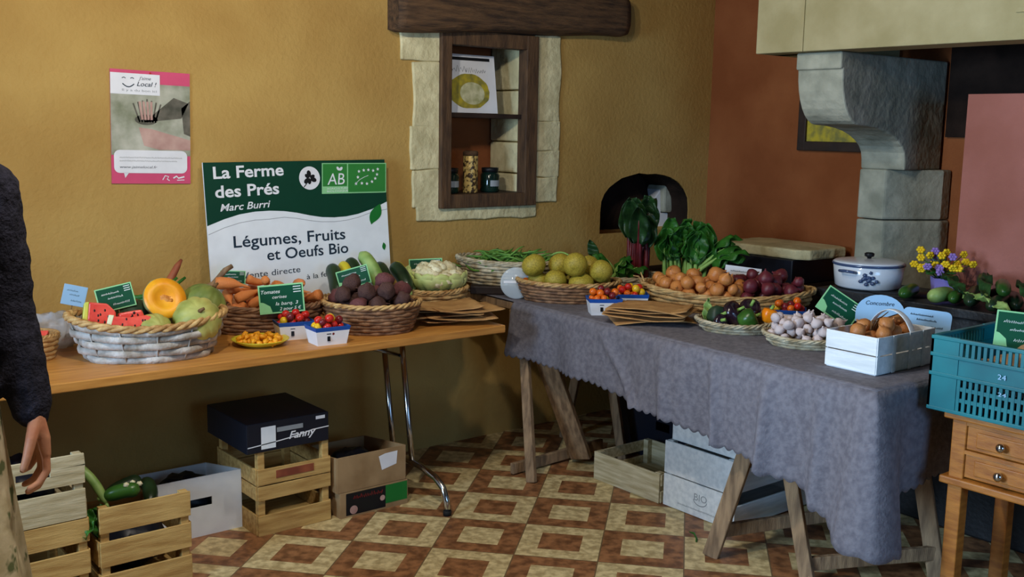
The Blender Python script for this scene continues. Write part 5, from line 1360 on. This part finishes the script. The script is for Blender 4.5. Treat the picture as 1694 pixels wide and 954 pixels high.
# ---- in the teal crate and in the floor crate
solo('potato', MB().blob((0, 0, 0), (.07, .05, .04), .25, 2, 2, 18, 12), m_potato, 'large brown potato in front of the green tag in the teal crate', 'potato', (3.11, 1.385, .925), (0, 0, R(20)))
for i, (x, y, z) in enumerate(((3.12, 1.25, .88), (3.22, 1.40, .875), (3.22, 1.28, .88), (3.11, 1.52, .86), (3.25, 1.53, .86), (3.12, 1.39, .845), (3.3, 1.35, .87))):
    solo('potato', MB().blob((0, 0, 0), (.065, .05, .045), .3, 2, i + 5, 16, 10), m_potato, 'brown potato heaped inside the teal crate', 'potato', (x, y, z - .02), (0, 0, i), 'potatoes in the teal crate')
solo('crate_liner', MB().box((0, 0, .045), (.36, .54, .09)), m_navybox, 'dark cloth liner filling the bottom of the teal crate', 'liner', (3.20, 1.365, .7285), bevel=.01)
price_tag('green price tag with a light corner standing in the teal crate', (3.13, 1.45, .925), va(24), .14, .115, -10, 2, stake=.08, seed=41)
courgette('yellow-green marrow stem rising from the floor crate beside the pale crate', (1.06, 3.50, .27), (.985, 3.60, .405), .016, m_zuc_l)
courgette('dark courgette lying across the top of the floor crate', (1.05, 3.52, .29), (1.16, 3.46, .312), .026, m_pepg)
courgette('dark courgette lying deep in the floor crate beside the white box', (1.20, 3.48, .25), (1.245, 3.66, .27), .026, m_zuc)
courgette('dark green courgette at the back of the floor crate', (1.08, 3.60, .26), (1.22, 3.62, .29), .028, m_zuc)
for i, (x, y, z) in enumerate(((1.12, 3.475, .335), (1.15, 3.50, .33), (1.17, 3.49, .325))):
    solo('white_flower', MB().blob((0, 0, 0), (.010, .010, .008), .5, 4, i), m_cauli, 'small white blossom on the courgettes in the floor crate', 'flower', (x, y, z), group='blossoms in the floor crate')
for i in range(4):
    leafy('green_leaf', 'limp green leaf hanging between the two floor crates', (.975 + .01 * i, 3.40 + .01 * i, .30), (R(-50 - 20 * i), R(10 * i), R(150 + 25 * i)), .10, .05, m_leaf, 'limp leaves between the floor crates')
# ------------------------------------------------------------------ the person at the left edge
def remeshed(name, mb, mat, parent, vox, wob=0.0, fr=20, sm=1):
    o = link(name, mb.mesh(name), mat, parent)
    k = o.modifiers.new('r', 'REMESH'); k.mode = 'VOXEL'; k.voxel_size = vox; k.use_smooth_shade = True
    if sm:
        k = o.modifiers.new('s', 'SMOOTH'); k.iterations = sm * 3; k.factor = .5
    baked(o)
    if wob:
        me = o.data
        for v in me.vertices:
            c = v.co; n = noise.noise(Vector((c.x * fr, c.y * fr, c.z * fr * 1.6))) + .5 * noise.noise(Vector((c.x * fr * 2.3, c.y * fr * 2.3, c.z * fr * 3)))
            v.co = c + v.normal * (wob * n)
    return o
def chain(mb, pts, rad, n=16):
    pts = [Vector(p) for p in pts]
    for (p, q, a, b) in zip(pts, pts[1:], rad, rad[1:]):
        mb.tube([p, p.lerp(q, .5), q], [a, (a + b) / 2, b], n)
    for p, a in zip(pts, rad): mb.blob(p, (a, a, a), nu=n, nv=10)
    return mb
pr = thing('person', 'person at the left edge in dark knit top and pale floral skirt, hand hanging down', 'person', (0, 0, 0))
PXc, PYc = 0.405, 2.77
body = MB()
def bp(x, y, z): return (PXc + x, PYc + y, z)
# head with face, neck, torso
body.blob(bp(0, 0, 1.60), (.074, .092, .112), nu=24, nv=16); body.blob(bp(0, -.03, 1.545), (.054, .062, .060), nu=20, nv=12)
chain(body, [bp(0, -.088, 1.605), bp(0, -.108, 1.578)], [.010, .014])
for s in (-1, 1):
    body.blob(bp(s * .030, -.080, 1.612), (.014, .010, .010)); body.blob(bp(s * .077, .005, 1.595), (.012, .022, .032)); body.blob(bp(s * .032, -.066, 1.572), (.026, .022, .022))
body.blob(bp(0, -.088, 1.548), (.024, .010, .007)); body.blob(bp(0, -.086, 1.536), (.020, .010, .007)); body.blob(bp(0, -.074, 1.506), (.022, .018, .018))
chain(body, [bp(0, .012, 1.53), bp(0, .02, 1.44)], [.052, .058])
chain(body, [bp(-.14, .01, 1.39), bp(.14, .01, 1.39)], [.062, .062])
body.blob(bp(0, 0, 1.24), (.155, .105, .20), nu=24, nv=14); body.blob(bp(0, 0, 1.02), (.15, .11, .16), nu=24, nv=14); body.blob(bp(0, 0, .90), (.17, .12, .12), nu=24, nv=14)
for s in (-1, 1):
    chain(body, [bp(s * .09, 0, .86), bp(s * .095, -.01, .48), bp(s * .09, .01, .10)], [.085, .056, .040])
    chain(body, [bp(s * .09, .03, .05), bp(s * .095, -.09, .035)], [.042, .032])
def arm(pts_, side):
    chain(body, pts_, [.058, .046, .040, .029])
SH_ = (PXc + .185, 2.785, 1.385); EL_ = (0.622, 2.79, 1.09); WR_ = (0.652, 2.70, 0.835)
arm([SH_, EL_, tuple((Vector(EL_) + Vector(WR_)) / 2), WR_], 1)
arm([(PXc - .185, 2.785, 1.385), (PXc - .23, 2.79, 1.09), (PXc - .235, 2.74, .96), (PXc - .23, 2.69, .835)], -1)
def hand(w, sx):
    w = Vector(w)
    def hp(x, y, z): return w + Vector((sx * x, y, z))
    # palm
    for k in range(4):
        yb = -.036 + .024 * k
        chain(body, [hp(.0, yb * .55, .0), hp(.012, yb * .85, -.055), hp(.014, yb, -.095)], [.020, .0165, .0125], 12)
    F = [((.014, -.036, -.095), (.012, -.043, -.136), (-.010, -.048, -.162), (-.032, -.052, -.170)),
         ((.015, -.012, -.101), (.015, -.014, -.148), (-.004, -.017, -.178), (-.028, -.018, -.188)),
         ((.014, .012, -.098), (.013, .014, -.142), (-.006, .014, -.170), (-.028, .014, -.178)),
         ((.010, .036, -.090), (.008, .041, -.124), (-.008, .043, -.146), (-.024, .044, -.152))]
    for f, r in zip(F, (.0098, .0100, .0096, .0084)):
        chain(body, [hp(*p) for p in f], [r * 1.08, r, r * .92, r * .80], 12)
    chain(body, [hp(-.004, -.026, -.012), hp(-.022, -.050, -.048), hp(-.036, -.062, -.086), hp(-.046, -.066, -.112)], [.018, .0140, .0112, .0095], 12)
hand(WR_, 1); hand((PXc - .23, 2.69, .835), -1)
remeshed('body', body, m_skin, pr, 0.0034, 0, sm=1)
tp = MB()
tp.blob(bp(0, 0, 1.22), (.178, .128, .235), nu=28, nv=16); tp.blob(bp(0, 0, 1.0), (.175, .135, .18), nu=28, nv=16); tp.blob(bp(0, .0, .90), (.19, .145, .10), nu=28, nv=12)
chain(tp, [bp(-.15, .01, 1.385), bp(0, .015, 1.41), bp(.15, .01, 1.385)], [.078, .085, .078])
mid = tuple((Vector(EL_) + Vector(WR_)) / 2)
chain(tp, [SH_, EL_, mid, (WR_[0] - .002, WR_[1] + .004, WR_[2] + .012)], [.079, .067, .060, .046])
chain(tp, [(PXc - .185, 2.785, 1.385), (PXc - .23, 2.79, 1.09), (PXc - .235, 2.74, .96), (PXc - .23, 2.69, .85)], [.079, .067, .060, .046])
remeshed('knit_top', tp, m_knit, pr, 0.009, .006, 16)
sk = MB()
def skf(u, v):
    a = 2 * PI * u; z = .97 - .70 * v; q = 1 + .05 * v * sin(a * 9 + 2 * v) + .03 * v * sin(a * 4 + 1)
    rx = .172 + .062 * v; ry = .132 + .085 * v
    return (PXc + .0 + rx * cos(a) * q, PYc + ry * sin(a) * q, z)
sk.grid(skf, 90, 26)
part('skirt', sk, m_floral, pr, solid=.003)
hr = MB(); hr.blob(bp(0, .025, 1.632), (.088, .094, .105), .08, 5, 2, 24, 16); hr.blob(bp(0, .085, 1.55), (.06, .045, .10), .1, 5, 3, 20, 12)
remeshed('hair', hr, m_hair, pr, .006, .004, 40)
for s in (-1, 1):
    sh = MB(); chain(sh, [bp(s * .09, .04, .045), bp(s * .095, -.10, .036)], [.046, .037]); part('shoe', sh, m_shoe, pr)
    part('eye', MB().blob(bp(s * .030, -.087, 1.611), (.010, .006, .007)), m_black, pr)
# ------------------------------------------------------------------ ceiling lamps (above the frame)
m_bulb = bpy.data.materials.new('lit_bulb'); m_bulb.use_nodes = True
_b = m_bulb.node_tree.nodes['Principled BSDF']
_b.inputs['Emission Color'].default_value = (1, 0.9, 0.75, 1); _b.inputs['Emission Strength'].default_value = 6
for i, (loc, w, col) in enumerate(LAMPS):
    t = thing('ceiling_lamp', ('glass bulb ceiling lamp above the tables' if i == 0 else 'glass bulb ceiling lamp above the person'), 'lamp', (loc[0], loc[1], H))
    dz = loc[2] - H
    part('rose', MB().lathe([(0.001, 0), (0.05, 0), (0.04, -0.03), (0.001, -0.032)], 20), m_white, t)
    part('holder', MB().lathe([(0.001, -0.03), (0.02, -0.03), (0.02, dz + 0.075), (0.001, dz + 0.072)], 14), m_black, t)
    g = part('bulb', MB().lathe([(0.001, dz + 0.08), (0.02, dz + 0.07), (0.045, dz + 0.02), (0.048, dz), (0.035, dz - 0.035), (0.001, dz - 0.048)], 20), m_bulb, t)
    g.visible_shadow = True
    l = bpy.data.lights.new('lamp_light', 'POINT'); l.energy = w; l.color = col; l.shadow_soft_size = 0.05
    o = bpy.data.objects.new('lamp_light', l); COL.objects.link(o); o.parent = t; o.location = (0, 0, dz - 0.11)
